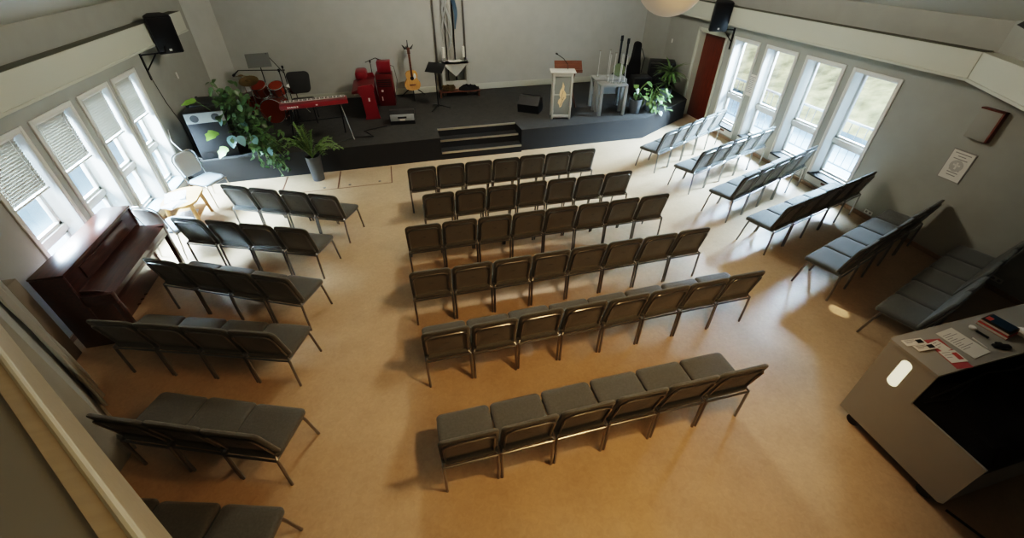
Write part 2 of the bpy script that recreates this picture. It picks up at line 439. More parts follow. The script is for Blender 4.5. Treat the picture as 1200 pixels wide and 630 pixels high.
# stage -----------------------------------------------------------
ST = .5
stage_poly = [(XL+.01, 8.80), (-.75, 8.84), (.70, 8.87), (.70, 9.41), (2.53, 9.41), (2.56, 8.93), (5.70, 8.95), (7.56, 10.05), (XR-.01, 10.45), (XR-.01, 11.73), (7.255, YB-.01), (-3.885, YB-.01), (XL+.01, 11.73)]
stg = thing('stage', (0, 0, 0), 0, 'raised black carpeted stage along the back wall with a step recess', 'stage')
part('platform', stg, M['stagef'], lambda bm: prism(bm, stage_poly, 0, ST-.012))
part('carpet', stg, M['carpet'], lambda bm: prism(bm, stage_poly, ST-.012, ST))
def step(z0, z1, y0):
    o = part('step', stg, M['stagef'], lambda bm: box(bm, (.70, y0, 0), (2.545, 9.41, z1)))
    part('nosing', o, M['alu'], lambda bm: (box(bm, (.71, y0-.008, z1-.03), (2.54, y0+.0, z1+.004)), box(bm, (.71, y0-.008, z1), (2.54, y0+.03, z1+.005))))
step(0, .167, 8.86); step(.167, .333, 9.14)
part('nosing', stg, M['alu'], lambda bm: (box(bm, (.70, 9.402, ST-.03), (2.53, 9.412, ST+.004)), box(bm, (.70, 9.402, ST), (2.53, 9.44, ST+.005))))

# floor hatches (thin dark joints) and recessed pulls
def hatch(bm):
    for x in (-2.50, -1.46, -.42): box(bm, (x-.012, 8.0, .0), (x+.012, 8.80, .003))
    box(bm, (-2.50, 8.0, 0), (-.42, 8.012, .003))
hh = struct('trim_7', M['darkwood'], hatch)
for x, y in ((-1.72, 8.10), (-1.24, 8.12), (-.66, 8.13)):
    part('pull', hh, M['frame'], lambda bm: lathe(bm, [(.028, 0), (.028, .006), (.02, .007)], 12, Matrix.Translation((x, y, 0))))

# ------------------------------------------------------------------ linking chairs
CH_H = .90
def lean(z): # y of the back plane at height z
    return .065-(z-.44)*.26
def make_chair():
    t = thing('linking_chair', (0, 0, 0), 0, 'x', 'chair')
    # seat
    def f(u, v, d):
        y = .245+v; z = .445+d
        z -= .035*max(0, (v-.10)/.13)**2*.6 if v > .10 else 0
        z -= .012*(1-abs(u)/.24)*(1 if abs(v) < .2 else .4)
        return (u, y, z)
    part('seat', t, M['fabric'], lambda bm: cushion(bm, .485, .47, .05, [(.24, -.035), (.03, -.035), (.004, -.028), (0, -.012), (0, .008), (.010, .022), (.035, .030), (.10, .034), (.24, .036)], f), 50)
    # back
    def g(u, v, d):
        z = .668+v
        return (u, lean(z)+d-.02*(1-(2*u/.47)**2)*.8, z)
    def backfn(bm):
        cushion(bm, .482, .455, .070, [(.237, .028), (.10, .030), (.03, .026), (.006, .018), (0, .006), (0, -.006), (.008, -.014), (.030, -.016)], g, rb=.03)
    bk = part('backrest', t, M['fabric'], backfn, 50)
    part('back_panel', bk, M['fabric2'], lambda bm: cushion(bm, .482, .455, .070, [(.030, -.016), (.036, -.011), (.10, -.012), (.22, -.012)], g, rb=.03), 50)
    # frame
    def arch(bm):
        pts = []
        for (u, z) in [(-.205, .42), (-.205, .60), (-.205, .76)]: pts.append((u, z))
        for k in range(1, 6): a = R(180-90*k/6); pts.append((-.135+.07*math.cos(a), .76+.07*math.sin(a)))
        pts += [(-.135, .83), (0, .832), (.135, .83)]
        for k in range(1, 6): a = R(90-90*k/6); pts.append((.135+.07*math.cos(a), .76+.07*math.sin(a)))
        pts += [(.205, .76), (.205, .60), (.205, .42)]
        tube(bm, [(u, lean(z)-.032+.0*u, z) for u, z in pts], .0095, 8)
    part('back_frame', t, M['frame'], arch)
    def rails(bm):
        for s in (-1, 1):
            tube(bm, [(s*.232, .0, .425), (s*.232, .20, .415), (s*.232, .41, .405)], .0105, 8)
            tube(bm, [(s*.232, .0, .425), (s*.205, lean(.45)-.032, .45)], .0105, 8)
        tube(bm, [(-.232, -.006, .415), (.232, -.006, .415)], .0105, 8)
        tube(bm, [(-.232, .40, .402), (.232, .40, .402)], .0095, 8)
    part('seat_frame', t, M['frame'], rails)
    for s in (-1, 1):
        part('leg', t, M['frame'], lambda bm: tube(bm, [(s*.232, .0, .43), (s*.232, -.002, .2), (s*.232, 0, .0)], .0135, 8))
        part('leg', t, M['frame'], lambda bm: tube(bm, [(s*.232, .405, .41), (s*.232, .425, .33), (s*.232, .485, .0)], .0135, 8))
    return t
proto = make_chair()
pk = []
def walk(o):
    for c in kids(o): pk.append(c); walk(c)
walk(proto)
rows = [  # block, row, x0, y0, angle, n, pitch
 ('C', 6, -.12, 1.83, 0., 6, .500), ('C', 5, -.155, 2.945, .1, 8, .497), ('C', 4, -.215, 3.91, -.1, 8, .498),
 ('C', 3, -.21, 4.90, -.4, 8, .495), ('C', 2, .085, 5.74, -.3, 7, .499), ('C', 1, -.08, 6.70, .6, 7, .491),
 ('R', 1, 4.95, 7.08, 25.0, 5, .503), ('R', 2, 5.12, 6.10, 19.3, 5, .493), ('R', 3, 5.16, 5.03, 19.7, 5, .494),
 ('R', 4, 5.13, 4.07, 15.2, 5, .492), ('R', 5, 5.21, 2.99, 17.0, 5, .497), ('R', 6, 5.25, 1.96, 17.0, 5, .495),
 ('L', 1, -2.92, 6.86, -25.3, 4, .500), ('L', 2, -3.30, 5.96, -23.0, 4, .510), ('L', 3, -3.26, 5.00, -26.0, 4, .490),
 ('L', 4, -3.37, 3.98, -19.4, 4, .496), ('L', 5, -2.80, 2.77, -21.8, 3, .492), ('L', 6, -2.86, 1.80, -17.0, 3, .495)]
ordw = ['first', 'second', 'third', 'fourth', 'fifth', 'sixth', 'seventh', 'eighth']
roww = {1: 'front row', 2: 'second row', 3: 'third row', 4: 'fourth row', 5: 'fifth row', 6: 'sixth row'}
first = True
for blk, k, x0, y0, a, n, w in rows:
    ca, sa = math.cos(R(a)), math.sin(R(a))
    for j in range(n):
        s = (j+.5)*w
        jit = random.uniform(-.8, .8); dy = random.uniform(-.008, .008)
        loc = (x0+ca*s-sa*dy, y0+sa*s+ca*dy, 0)
        if blk == 'C':
            lab = f'grey padded chair, {ordw[j]} from the left, centre block {roww[k]} from the stage'
        elif blk == 'R':
            lab = f'grey padded chair, {ordw[j]} from the aisle, window side {roww[k]} from the stage'
        else:
            lab = f'grey padded chair, {ordw[n-1-j]} from the aisle, piano side {roww[k]} from the stage'
        grp = {'C': 'linked chairs of the centre block', 'R': 'linked chairs on the right window side', 'L': 'linked chairs on the piano side'}[blk]
        if first:
            proto.location = loc; proto.rotation_euler = (0, 0, R(a+jit)); proto['label'] = lab; proto['group'] = grp; first = False
        else:
            copy_thing(proto, pk, loc, R(a+jit), lab, grp)

# ------------------------------------------------------------------ piano
t = thing('upright_piano', (-3.92, 5.28, 0), 0, 'dark mahogany upright piano standing below the left windows', 'piano')
def p_body(bm):
    box(bm, (-.145, -.74, 0), (.14, .74, 1.035), bev=.006)
part('case', t, M['piano'], p_body)
part('lid', t, M['piano'], lambda bm: box(bm, (-.16, -.765, 1.035), (.165, .765, 1.062), bev=.006))
for s in (-1, 1):
    part('side_panel', t, M['piano'], lambda bm: box(bm, (-.15, s*.75-.018, 0), (.15, s*.75+.018, 1.035), bev=.004))
def kb(bm):
    box(bm, (.14, -.75, .58), (.44, .75, .64), bev=.006)
    prism(bm, [(.14, .66), (.33, .66), (.44, .66), (.44, .72), (.30, .775), (.14, .80)], -.70, .70, Matrix(((1, 0, 0, 0), (0, 0, 1, 0), (0, 1, 0, -.02), (0, 0, 0, 1))))
part('keyboard_lid', t, M['piano'], kb)
for s in (-1, 1):
    part('cheek', t, M['piano'], lambda bm: box(bm, (.14, s*.725-.03, .58), (.445, s*.725+.03, .73), bev=.008))
    part('leg', t, M['piano'], lambda bm: box(bm, (.385, s*.715-.03, 0), (.44, s*.715+.03, .58), bev=.008))
part('music_shelf', t, M['piano'], lambda bm: box(bm, (.14, -.5, .82), (.16, .5, .98), bev=.004))
for x in (-.06, .0, .06): pass
part('pedal', t, M['brass'], lambda bm: [box(bm, (.14, y-.012, .03), (.175, y+.012, .04), bev=.003) for y in (-.10, 0, .10)])

# ------------------------------------------------------------------ side chairs, oak table
def side_chair(loc, rz, label):
    t = thing('stacking_chair', loc, rz, label, 'chair', None)
    f = lambda u, v, d: (u, v, .45+d-.02*max(0, (v-.1)/.12))
    part('seat', t, M['sidefab'], lambda bm: cushion(bm, .44, .44, .10, [(.21, -.03), (.02, -.03), (0, -.01), (0, .01), (.012, .024), (.05, .032), (.21, .036)], f), 50)
    L = lambda z: -.22-(z-.45)*.22
    g = lambda u, v, d: (u*(1+.12*(v/.2)), L(.72+v)+d-.02*(1-(u/.22)**2), .72+v)
    part('backrest', t, M['sideback'], lambda bm: cushion(bm, .38, .40, .15, [(.185, .018), (.05, .020), (.01, .014), (0, 0), (.01, -.014), (.05, -.018), (.185, -.018)], g, rb=.06, seg=6), 50)
    def bf(bm):
        pts = [(-.20, .44), (-.21, .6), (-.225, .78)]
        for k in range(1, 7): a = R(180-90*k/6); pts.append((-.105+.12*math.cos(a), .80+.13*math.sin(a)))
        pts += [(.0, .935)]
        for k in range(0, 6): a = R(90-90*k/6); pts.append((.105+.12*math.cos(a), .80+.13*math.sin(a)))
        pts += [(.225, .78), (.21, .6), (.20, .44)]
        tube(bm, [(u, L(z)-.005, z) for u, z in pts], .011, 8)
    part('back_frame', t, M['chrome'], bf)
    part('seat_frame', t, M['chrome'], lambda bm: tube(bm, [(-.2, -.22, .42), (-.21, .2, .42), (.21, .2, .42), (.2, -.22, .42)], .011, 8))
    for s in (-1, 1):
        part('leg', t, M['chrome'], lambda bm: tube(bm, [(s*.205, -.20, .43), (s*.215, -.27, 0)], .011, 8))
        part('leg', t, M['chrome'], lambda bm: tube(bm, [(s*.205, .19, .43), (s*.215, .25, 0)], .011, 8))
M['sidefab'] = mat('pale_blue_grey_upholstery', (.30, .34, .37), .85, bump=.3, bscale=300)
M['sideback'] = mat('pale_grey_upholstery', (.34, .34, .31), .85, bump=.3, bscale=300)
side_chair((-3.62, 8.05, 0), R(-120), 'pale grey stacking chair with rounded back between oak table and stage')
side_chair((-3.62, 6.50, 0), R(-22), 'pale blue-grey stacking chair squeezed between the piano and the oak table')

t = thing('side_table', (-3.78, 7.34, 0), R(4), 'small pale oak coffee table with rounded top by the left windows', 'table')
def ttop(bm):
    o = rrect(.52, .74, .20, 6); prism(bm, o, .455, .49)
part('tabletop', t, M['oak'], ttop)
part('apron', t, M['oak'], lambda bm: (box(bm, (-.18, -.26, .40), (.18, -.24, .455)), box(bm, (-.18, .24, .40), (.18, .26, .455)), box(bm, (-.18, -.26, .40), (-.16, .26, .455)), box(bm, (.16, -.26, .40), (.18, .26, .455))))
part('shelf', t, M['oak'], lambda bm: box(bm, (-.2, -.28, .17), (.2, .28, .19), bev=.004))
for sx in (-1, 1):
    for sy in (-1, 1):
        part('leg', t, M['oak'], lambda bm: tube(bm, [(sx*.17, sy*.25, .455), (sx*.21, sy*.30, 0)], .03, 8, rs=[.034, .024]))
def paper(name, loc, rz, w, h, label, cat, m='paper', th=.003, group=None, lines=0, parent=None):
    t = thing(name, loc, rz, label, cat, group)
    part('sheet', t, M[m], lambda bm: box(bm, (-w/2, -h/2, 0), (w/2, h/2, th)))
    if lines:
        def pr(bm):
            for k in range(lines):
                y = h/2*.8-k*h*.8/lines
                box(bm, (-w*.36, y-.002, th), (w*(.36-.2*random.random()), y+.002, th+.0006))
        part('print', t, M['ink'], pr)
    return t
def folded(bm, w, h):
    n = 6
    for k in range(n):
        a = k*.13
        box(bm, (-w/2+.01*k, -h/2, .004*k), (w/2-.012*k, h/2-.01*k, .004*k+.003), Matrix.Rotation(a*.5, 4, 'Z'))
solo('newspaper', M['news'], lambda bm: folded(bm, .30, .40), 'stack of loose newspapers on the window side of the oak table', 'newspaper', 'newspapers on the oak table', (-3.88, 7.36, .491), R(18))
solo('newspaper', M['news'], lambda bm: folded(bm, .24, .30), 'small folded newspaper on the aisle side of the oak table', 'newspaper', 'newspapers on the oak table', (-3.80, 7.08, .491), R(-30))
solo('magazine', M['news'], lambda bm: folded(bm, .30, .36), 'pale magazines lying on the lower shelf of the oak table', 'magazine', None, (-3.78, 7.22, .191), R(10))

# ------------------------------------------------------------------ stage left: cabinets, drums, keyboards
t = thing('bass_cabinet', (-3.60, 9.06, ST), R(8), 'grey fronted bass cabinet with pale top strip at stage edge', 'speaker cabinet')
part('box', t, M['black'], lambda bm: box(bm, (-.325, -.16, 0), (.325, .20, .90), bev=.01))
part('baffle', t, M['grille'], lambda bm: box(bm, (-.30, -.172, .15), (.30, -.158, .70), bev=.004))
def strip(bm): box(bm, (-.315, -.176, .70), (.315, -.158, .885), bev=.004)
st_ = part('top_strip', t, M['grill2'], strip, label='pale grey strip with two round ports')
for x in (-.17, .17): part('port', st_, M['black'], lambda bm: lathe(bm, [(.068, 0), (.068, .004)], 20, Matrix.Translation((x, -.176, .79)) @ Matrix.Rotation(R(90), 4, 'X')))
part('port', t, M['black'], lambda bm: lathe(bm, [(.055, 0), (.055, .004)], 20, Matrix.Translation((-.16, -.163, .075)) @ Matrix.Rotation(R(90), 4, 'X')))
part('badge', t, M['paper'], lambda bm: box(bm, (.0, -.165, .05), (.08, -.16, .10)))
t = thing('equipment_case', (-3.60, 9.75, ST), R(3), 'black equipment case behind the grey fronted bass cabinet', 'case')
part('body', t, M['black'], lambda bm: box(bm, (-.42, -.30, 0), (.42, .30, .88), bev=.02))
part('corner', t, M['blackm'], lambda bm: [box(bm, (sx*.42-.02, sy*.30-.02, z), (sx*.42+.02, sy*.30+.02, z+.05), bev=.006) for sx in (-1, 1) for sy in (-1, 1) for z in (0, .84)])

def stand_tripod(bm, r=.3, h=.12, n=3, rad=.01, a0=90):
    for k in range(n):
        a = R(a0+360*k/n); tube(bm, [(0, 0, h), (r*math.cos(a), r*math.sin(a), .012)], rad, 6)

def drum_shell(parent, c, r, h, axis, shell='drum', name='shell', lugs=8):
    mx = Matrix.Translation(c) @ axis
    o = part(name, parent, M[shell], lambda bm: lathe(bm, [(r, -h/2), (r, h/2)], 28, mx))
    def hoops(bm):
        for z in (-h/2, h/2):
            tube(bm, [mx @ Vector(((r+.008)*math.cos(2*PI*k/28), (r+.008)*math.sin(2*PI*k/28), z)) for k in range(28)], .010, 6, closed=True)
        for k in range(lugs):
            a = 2*PI*k/lugs; c_, s_ = math.cos(a), math.sin(a)
            tube(bm, [mx @ Vector(((r+.012)*c_, (r+.012)*s_, -h/2)), mx @ Vector(((r+.012)*c_, (r+.012)*s_, h/2))], .006, 5)
            for z in (-h*.25, h*.25): tube(bm, [mx @ Vector((r*c_, r*s_, z)), mx @ Vector(((r+.03)*c_, (r+.03)*s_, z))], .014, 6)
    part('hoop', o, M['chrome'], hoops)
    part('head', o, M['drum' if shell == 'drum' else 'cloth'], lambda bm: lathe(bm, [(r-.004, h/2+.002), (r-.004, h/2+.006)], 28, mx))
    return o
t = thing('bass_drum', (-2.86, 10.90, ST), R(-10), 'red lacquered bass drum with two chrome rimmed toms mounted above', 'drum')
drum_shell(t, (0, 0, .28), .27, .40, Matrix.Rotation(R(90), 4, 'X'))
drum_shell(t, (-.19, -.05, .74), .16, .22, Matrix.Rotation(R(25), 4, 'X'), name='tom')
drum_shell(t, (.19, -.05, .74), .15, .20, Matrix.Rotation(R(25), 4, 'X'), name='tom')
part('tom_mount', t, M['chrome'], lambda bm: (tube(bm, [(0, 0, .5), (0, 0, .72), (-.12, 0, .72)], .014, 8), tube(bm, [(0, 0, .72), (.12, 0, .72)], .014, 8)))
t = thing('floor_tom', (-3.32, 11.10, ST), 0, 'red floor tom with chrome legs left of the bass drum', 'drum')
drum_shell(t, (0, 0, .42), .20, .36, Matrix.Identity(4))
for k in range(3):
    a = 2*PI*k/3; part('leg', t, M['chrome'], lambda bm: tube(bm, [(.22*math.cos(a), .22*math.sin(a), .5), (.23*math.cos(a), .23*math.sin(a), 0)], .008, 6))
def cymbal(loc, h, r, tilt, label, boom=None):
    t = thing('cymbal_stand', loc, 0, label, 'cymbal')
    part('stand', t, M['chrome'], lambda bm: (tube(bm, [(0, 0, .1), (0, 0, h)], .010, 6), stand_tripod(bm, .28, .35)))
    part('cymbal', t, M['brass'], lambda bm: lathe(bm, [(.02, .03), (.05, .018), (.06, .008), (r, -.012), (r, -.014), (.05, .004)], 28, Matrix.Translation((0, 0, h)) @ Matrix.Rotation(R(tilt), 4, 'X')))
cymbal((-3.18, 10.72, ST), .98, .20, 20, 'brass crash cymbal on chrome stand beside the toms')
cymbal((-3.52, 11.45, ST), .92, .18, -12, 'brass ride cymbal on chrome stand by the left column')
t = thing('snare_drum', (-2.45, 11.45, ST), 0, 'shallow chrome snare drum behind the red toms', 'drum')
drum_shell(t, (0, 0, .58), .17, .13, Matrix.Rotation(R(6), 4, 'X'), shell='chrome')
part('stand', t, M['chrome'], lambda bm: (tube(bm, [(0, 0, .1), (0, 0, .5)], .012, 6), stand_tripod(bm, .25, .3)))

def mic_stand(loc, h, boom, label, rz=0, mic=True, base=.28):
    t = thing('microphone_stand', loc, rz, label, 'microphone stand')
    part('pole', t, M['blackm'], lambda bm: tube(bm, [(0, 0, .05), (0, 0, h)], .010, 6))
    part('base', t, M['blackm'], lambda bm: stand_tripod(bm, base, .12))
    if boom: part('boom', t, M['blackm'], lambda bm: tube(bm, [boom[0], boom[1]], .009, 6))
    e = Vector(boom[1]) if boom else Vector((0, 0, h))
    part('clamp', t, M['blackm'], lambda bm: box(bm, (-.02, -.02, h-.03), (.02, .02, h+.03), bev=.004))
    if mic:
        def mc(bm):
            d = (Vector(boom[1])-Vector(boom[0])).normalized() if boom else Vector((.3, -.8, .3)).normalized()
            dn = (d+Vector((0, 0, -.8))).normalized()
            tube(bm, [e, e+dn*.11, e+dn*.13, e+dn*.17, e+dn*.18], .012, 8, rs=[.010, .014, .024, .024, .01])
        part('microphone', t, M['blackm'], mc)
    return t
mic_stand((-2.46, 10.50, ST), 1.20, ((.12, 0, 1.20), (-.78, .0, 1.24)), 'black boom microphone stand reaching left over the drum kit', base=.17)
mic_stand((-2.66, 11.78, ST), 1.00, ((-.0, .05, .82), (-.28, .0, 1.32)), 'short black microphone stand behind the drum kit', mic=False)
t = thing('music_stand', (-3.12, 11.72, ST), R(10), 'black sheet music stand behind the drums near the column', 'music stand')
part('pole', t, M['blackm'], lambda bm: (tube(bm, [(0, 0, .05), (0, 0, 1.1)], .012, 6), stand_tripod(bm, .25, .2)))
part('desk', t, M['frame'], lambda bm: box(bm, (-.25, -.006, -.13), (.25, .006, .18), Matrix.Translation((0, -.03, 1.16)) @ Matrix.Rotation(R(-22), 4, 'X')))

# black drummer / keyboard chair
t = thing('stage_chair', (-2.20, 10.72, ST), R(184), 'black upholstered chair on the stage behind the red keyboard', 'chair')
part('backrest', t, M['dkfab'], lambda bm: cushion(bm, .46, .46, .10, [(.225, .03), (.05, .03), (0, .01), (0, -.01), (.03, -.03), (.225, -.03)], lambda u, v, d: (u*(1+.1*v/.2), -.22-.12*(v+.2)+d, .82+v)), 50)
part('seat', t, M['dkfab'], lambda bm: cushion(bm, .48, .46, .06, [(.225, -.03), (0, -.02), (0, .02), (.03, .035), (.225, .04)], lambda u, v, d: (u, v, .46+d)), 50)
for sx in (-1, 1):
    for sy in (-1, 1):
        part('leg', t, M['blackm'], lambda bm: tube(bm, [(sx*.20, sy*.19, .44), (sx*.22, sy*.23, 0)], .012, 6))

# red stage keyboard on its own stand
kx0, ky0, kx1, ky1 = -2.35, 9.28, -1.12, 9.45
kc = ((kx0+kx1)/2+.02, (ky0+ky1)/2-.02)
ka = math.atan2(ky1-ky0, kx1-kx0)
t = thing('keyboard_stand', (*kc, ST), ka, 'black folding keyboard stand with silver front leg under the red keyboard', 'keyboard stand')
for s in (-1, 1):
    part('leg', t, M['chrome'] if s > 0 else M['blackm'], lambda bm: tube(bm, [(s*.48, .1, .74), (s*.60, -.22 if s > 0 else .2, .01)], .012, 6))
    part('leg', t, M['blackm'], lambda bm: tube(bm, [(s*.48, .14, .74), (s*.46, .28, .01)], .012, 6))
part('crossbar', t, M['blackm'], lambda bm: (tube(bm, [(-.5, .1, .74), (.5, .1, .74)], .012, 6), tube(bm, [(-.52, .17, .40), (.52, .17, .40)], .010, 6)))
part('bracket', t, M['blackm'], lambda bm: [box(bm, (x-.02, -.14, .735), (x+.02, .16, .752)) for x in (-.46, .46)])
t = thing('stage_keyboard', (*kc, ST+.755), ka, 'long red stage keyboard with ivory keys facing the black chair', 'keyboard')
part('body', t, M['red'], lambda bm: box(bm, (-.64, -.16, 0), (.64, .16, .085), bev=.012))
def kk(bm):
    for k in range(52): box(bm, (-.60+k*.0231, .03, .086), (-.60+k*.0231+.0215, .155, .098))
part('white_keys', t, M['keys'], kk)
def bk_(bm):
    for k in range(51):
        if k % 7 in (2, 6): continue
        box(bm, (-.60+k*.0231+.016, .03, .098), (-.60+k*.0231+.03, .11, .108))
part('black_keys', t, M['black'], bk_)
def lg(bm):
    for x, w in ((-.50, .03), (-.46, .02), (-.43, .025), (-.40, .02), (-.37, .025), (-.33, .03), (.02, .05)): box(bm, (x, -.1625, .03), (x+w*.8, -.160, .055))
part('lettering', t, M['paper'], lg)
part('control_panel', t, M['redd'], lambda bm: box(bm, (-.61, -.13, .085), (.61, .0, .090)))

# red console organ, seen from its end
t = org = thing('console_organ', (-.72, 11.05, ST), R(0), 'red lacquered console organ with open side panels beside the guitar', 'organ')
def sidep(y, d=1.):
    def fn(bm):
        mx = Matrix(((0, 1, 0, 0), (0, 0, 0, 0), (1, 0, 0, 0), (0, 0, 0, 1)))
        prism(bm, [(-.17, 0), (.19, 0), (.17, .07), (.13, .62), (.16, .70), (.12, .80), (-.20, .76), (-.24, .64), (-.17, .55), (-.14, .07)], y-.02, y+.02,
              Matrix(((1, 0, 0, 0), (0, 0, 1, 0), (0, 1, 0, 0), (0, 0, 0, 1))))
    return fn
part('side_panel', t, M['red'], sidep(-.56), 20)
part('side_panel', t, M['red'], sidep(.56), 20)
part('keybed', t, M['redd'], lambda bm: prism(bm, [(-.36, .60), (.14, .60), (.14, .70), (-.10, .72), (-.36, .64)], -.54, .54, Matrix(((1, 0, 0, 0), (0, 0, 1, 0), (0, 1, 0, 0), (0, 0, 0, 1)))))
part('white_keys', t, M['keys'], lambda bm: [box(bm, (-.36, -.53+k*.03, .0), (-.14, -.53+k*.03+.027, .012), Matrix.Translation((0, 0, .665)) @ Matrix.Rotation(R(-18), 4, 'Y') @ Matrix.Translation((.03, 0, 0))) for k in range(35)])
part('back_board', t, M['redd'], lambda bm: box(bm, (.06, -.54, .10), (.10, .54, .60)))
part('foot_rail', t, M['redd'], lambda bm: box(bm, (-.02, -.54, .08), (.04, .54, .16)))
part('lamp_socket', t, M['keys'], lambda bm: box(bm, (-.02, -.586, .42), (.02, -.58, .50)))
t = thing('organ_speaker', (-.33, 11.60, ST), R(-5), 'tall dark red wooden speaker cabinet behind the red console organ', 'speaker cabinet')
part('cabinet', t, M['redd'], lambda bm: box(bm, (-.20, -.17, 0), (.20, .20, .78), bev=.01))
part('top_box', t, M['red'], lambda bm: box(bm, (-.13, -.12, .80), (.19, .15, 1.06), bev=.012))
part('louver', t, M['black'], lambda bm: [box(bm, (-.16, -.178, z), (.16, -.168, z+.02)) for z in (.48, .53, .58, .63)])
part('knob', t, M['keys'], lambda bm: (lathe(bm, [(.03, 0), (.03, .01)], 12, Matrix.Translation((-.08, -.17, .38)) @ Matrix.Rotation(R(90), 4, 'X')), box(bm, (-.12, -.176, .14), (-.09, -.168, .24))))
part('cable', t, M['black'], lambda bm: tube(bm, [(.19, 0, .95), (.27, -.02, .92), (.31, -.04, .60), (.24, -.04, .30), (.2, -.02, .2)], .006, 6))
part('top_block', org, M['red'], lambda bm: box(bm, (-.29, .32, .68), (-.01, .82, .88), bev=.06))
mic_stand((-.62, 11.80, ST), 1.02, ((-.12, 0, 1.0), (.14, -.04, 1.10)), 'black vocal microphone on a short stand over the red organ')

# wedges
def wedge(loc, rz, label):
    t = thing('stage_monitor', loc, rz, label, 'stage monitor')
    MY = Matrix(((0, 0, 1, 0), (1, 0, 0, 0), (0, 1, 0, 0), (0, 0, 0, 1)))
    part('cabinet', t, M['black'], lambda bm: prism(bm, [(-.19, 0), (.16, 0), (.20, .06), (.03, .30), (-.10, .30), (-.20, .22)], -.28, .28, MY))
    part('back_plate', t, M['grill2'], lambda bm: box(bm, (-.27, -.215, .09), (.27, -.195, .24), bev=.004))
    part('handle', t, M['black'], lambda bm: box(bm, (-.10, -.222, .15), (.10, -.21, .19), bev=.004))
    part('badge', t, M['paper'], lambda bm: box(bm, (-.06, -.224, .10), (.06, -.212, .14)))
wedge((-.02, 10.12, ST), R(-4), 'black wedge stage monitor with grey back plate near the red organ')
t = thing('stage_monitor', (3.12, 10.15, ST), R(-35), 'black wedge stage monitor tilted up beside the stage steps', 'stage monitor')
MYZ = Matrix(((0, 0, 1, 0), (1, 0, 0, 0), (0, 1, 0, 0), (0, 0, 0, 1)))
part('cabinet', t, M['black'], lambda bm: prism(bm, [(-.17, 0), (.17, 0), (.22, .10), (.10, .36), (-.04, .38), (-.20, .20)], -.27, .27, MYZ), 20)
part('grille', t, M['grille'], lambda bm: box(bm, (-.24, -.155, -.005), (.24, .155, .006), Matrix.Translation((0, .168, .235)) @ Matrix.Rotation(R(-65), 4, 'X')))
part('handle', t, M['blackm'], lambda bm: tube(bm, [(-.28, -.05, .2), (-.31, -.05, .2), (-.31, .06, .2), (-.28, .06, .2)], .01, 6))

# guitar on hanging stand
t = thing('guitar_stand', (.36, 12.02, ST), 0, 'black multi guitar floor stand with leaf shaped hangers on top', 'guitar stand')
part('pole', t, M['blackm'], lambda bm: tube(bm, [(0, .02, .05), (0, .06, 1.27)], .013, 8))
part('base', t, M['blackm'], lambda bm: stand_tripod(bm, .36, .30, 3, .013, -90))
def prongs(bm):
    for a in (20, 160, 90, 250):
        c_, s_ = math.cos(R(a)), math.sin(R(a))
        tube(bm, [(0, .06, 1.20), (.08*c_, .06+.08*s_, 1.22), (.15*c_, .06+.15*s_, 1.30)], .018, 6, rs=[.012, .03, .008])
    tube(bm, [(0, .06, 1.2), (0, .06, 1.42)], .012, 6)
part('hanger', t, M['black'], prongs)
t = thing('acoustic_guitar', (.36, 11.94, ST+.22), R(4), 'natural spruce acoustic guitar hanging upright on the black stand', 'guitar')
def gbody():
    pts = []
    prof = [(0, 0), (.10, .005), (.17, .04), (.205, .12), (.20, .19), (.155, .255), (.135, .30), (.15, .36), (.155, .41), (.13, .46), (.07, .49), (0, .495)]
    pts = [(x, z) for x, z in prof]+[(-x, z) for x, z in prof[-2:0:-1]]
    return pts
GM = Matrix(((1, 0, 0, 0), (0, 0, 1, 0), (0, 1, 0, 0), (0, 0, 0, 1)))
part('body', t, M['pine'], lambda bm: prism(bm, gbody(), -.05, .05, GM), 60)
part('soundhole', t, M['black'], lambda bm: lathe(bm, [(.05, 0), (.05, .003)], 20, Matrix.Translation((0, -.05, .31)) @ Matrix.Rotation(R(90), 4, 'X')))
part('pickguard', t, M['cloth'], lambda bm: prism(bm, [(.05, .28), (.12, .32), (.10, .42), (.06, .44), (.04, .37)], -.054, -.051, GM))
part('bridge', t, M['darkwood'], lambda bm: box(bm, (-.08, -.06, .13), (.08, -.05, .16), bev=.003))
part('neck', t, M['darkwood'], lambda bm: box(bm, (-.027, -.065, .36), (.027, -.03, .90), bev=.006))
part('headstock', t, M['darkwood'], lambda bm: box(bm, (-.038, -.055, .90), (.038, -.03, 1.06), bev=.008))
part('tuner', t, M['chrome'], lambda bm: [tube(bm, [(s*.035, -.04, z), (s*.06, -.04, z)], .007, 6) for s in (-1, 1) for z in (.93, .97, 1.01)])

t = thing('music_stand', (.90, 10.90, ST), R(-38), 'black folding music stand in front of the altar', 'music stand')
part('pole', t, M['blackm'], lambda bm: tube(bm, [(0, 0, .05), (0, 0, .92)], .012, 8))
part('base', t, M['blackm'], lambda bm: stand_tripod(bm, .30, .10, 3, .011, 30))
part('desk', t, M['black'], lambda bm: box(bm, (-.24, -.008, -.14), (.24, .008, .14), Matrix.Translation((0, .02, .98)) @ Matrix.Rotation(R(-50), 4, 'X'), bev=.003))

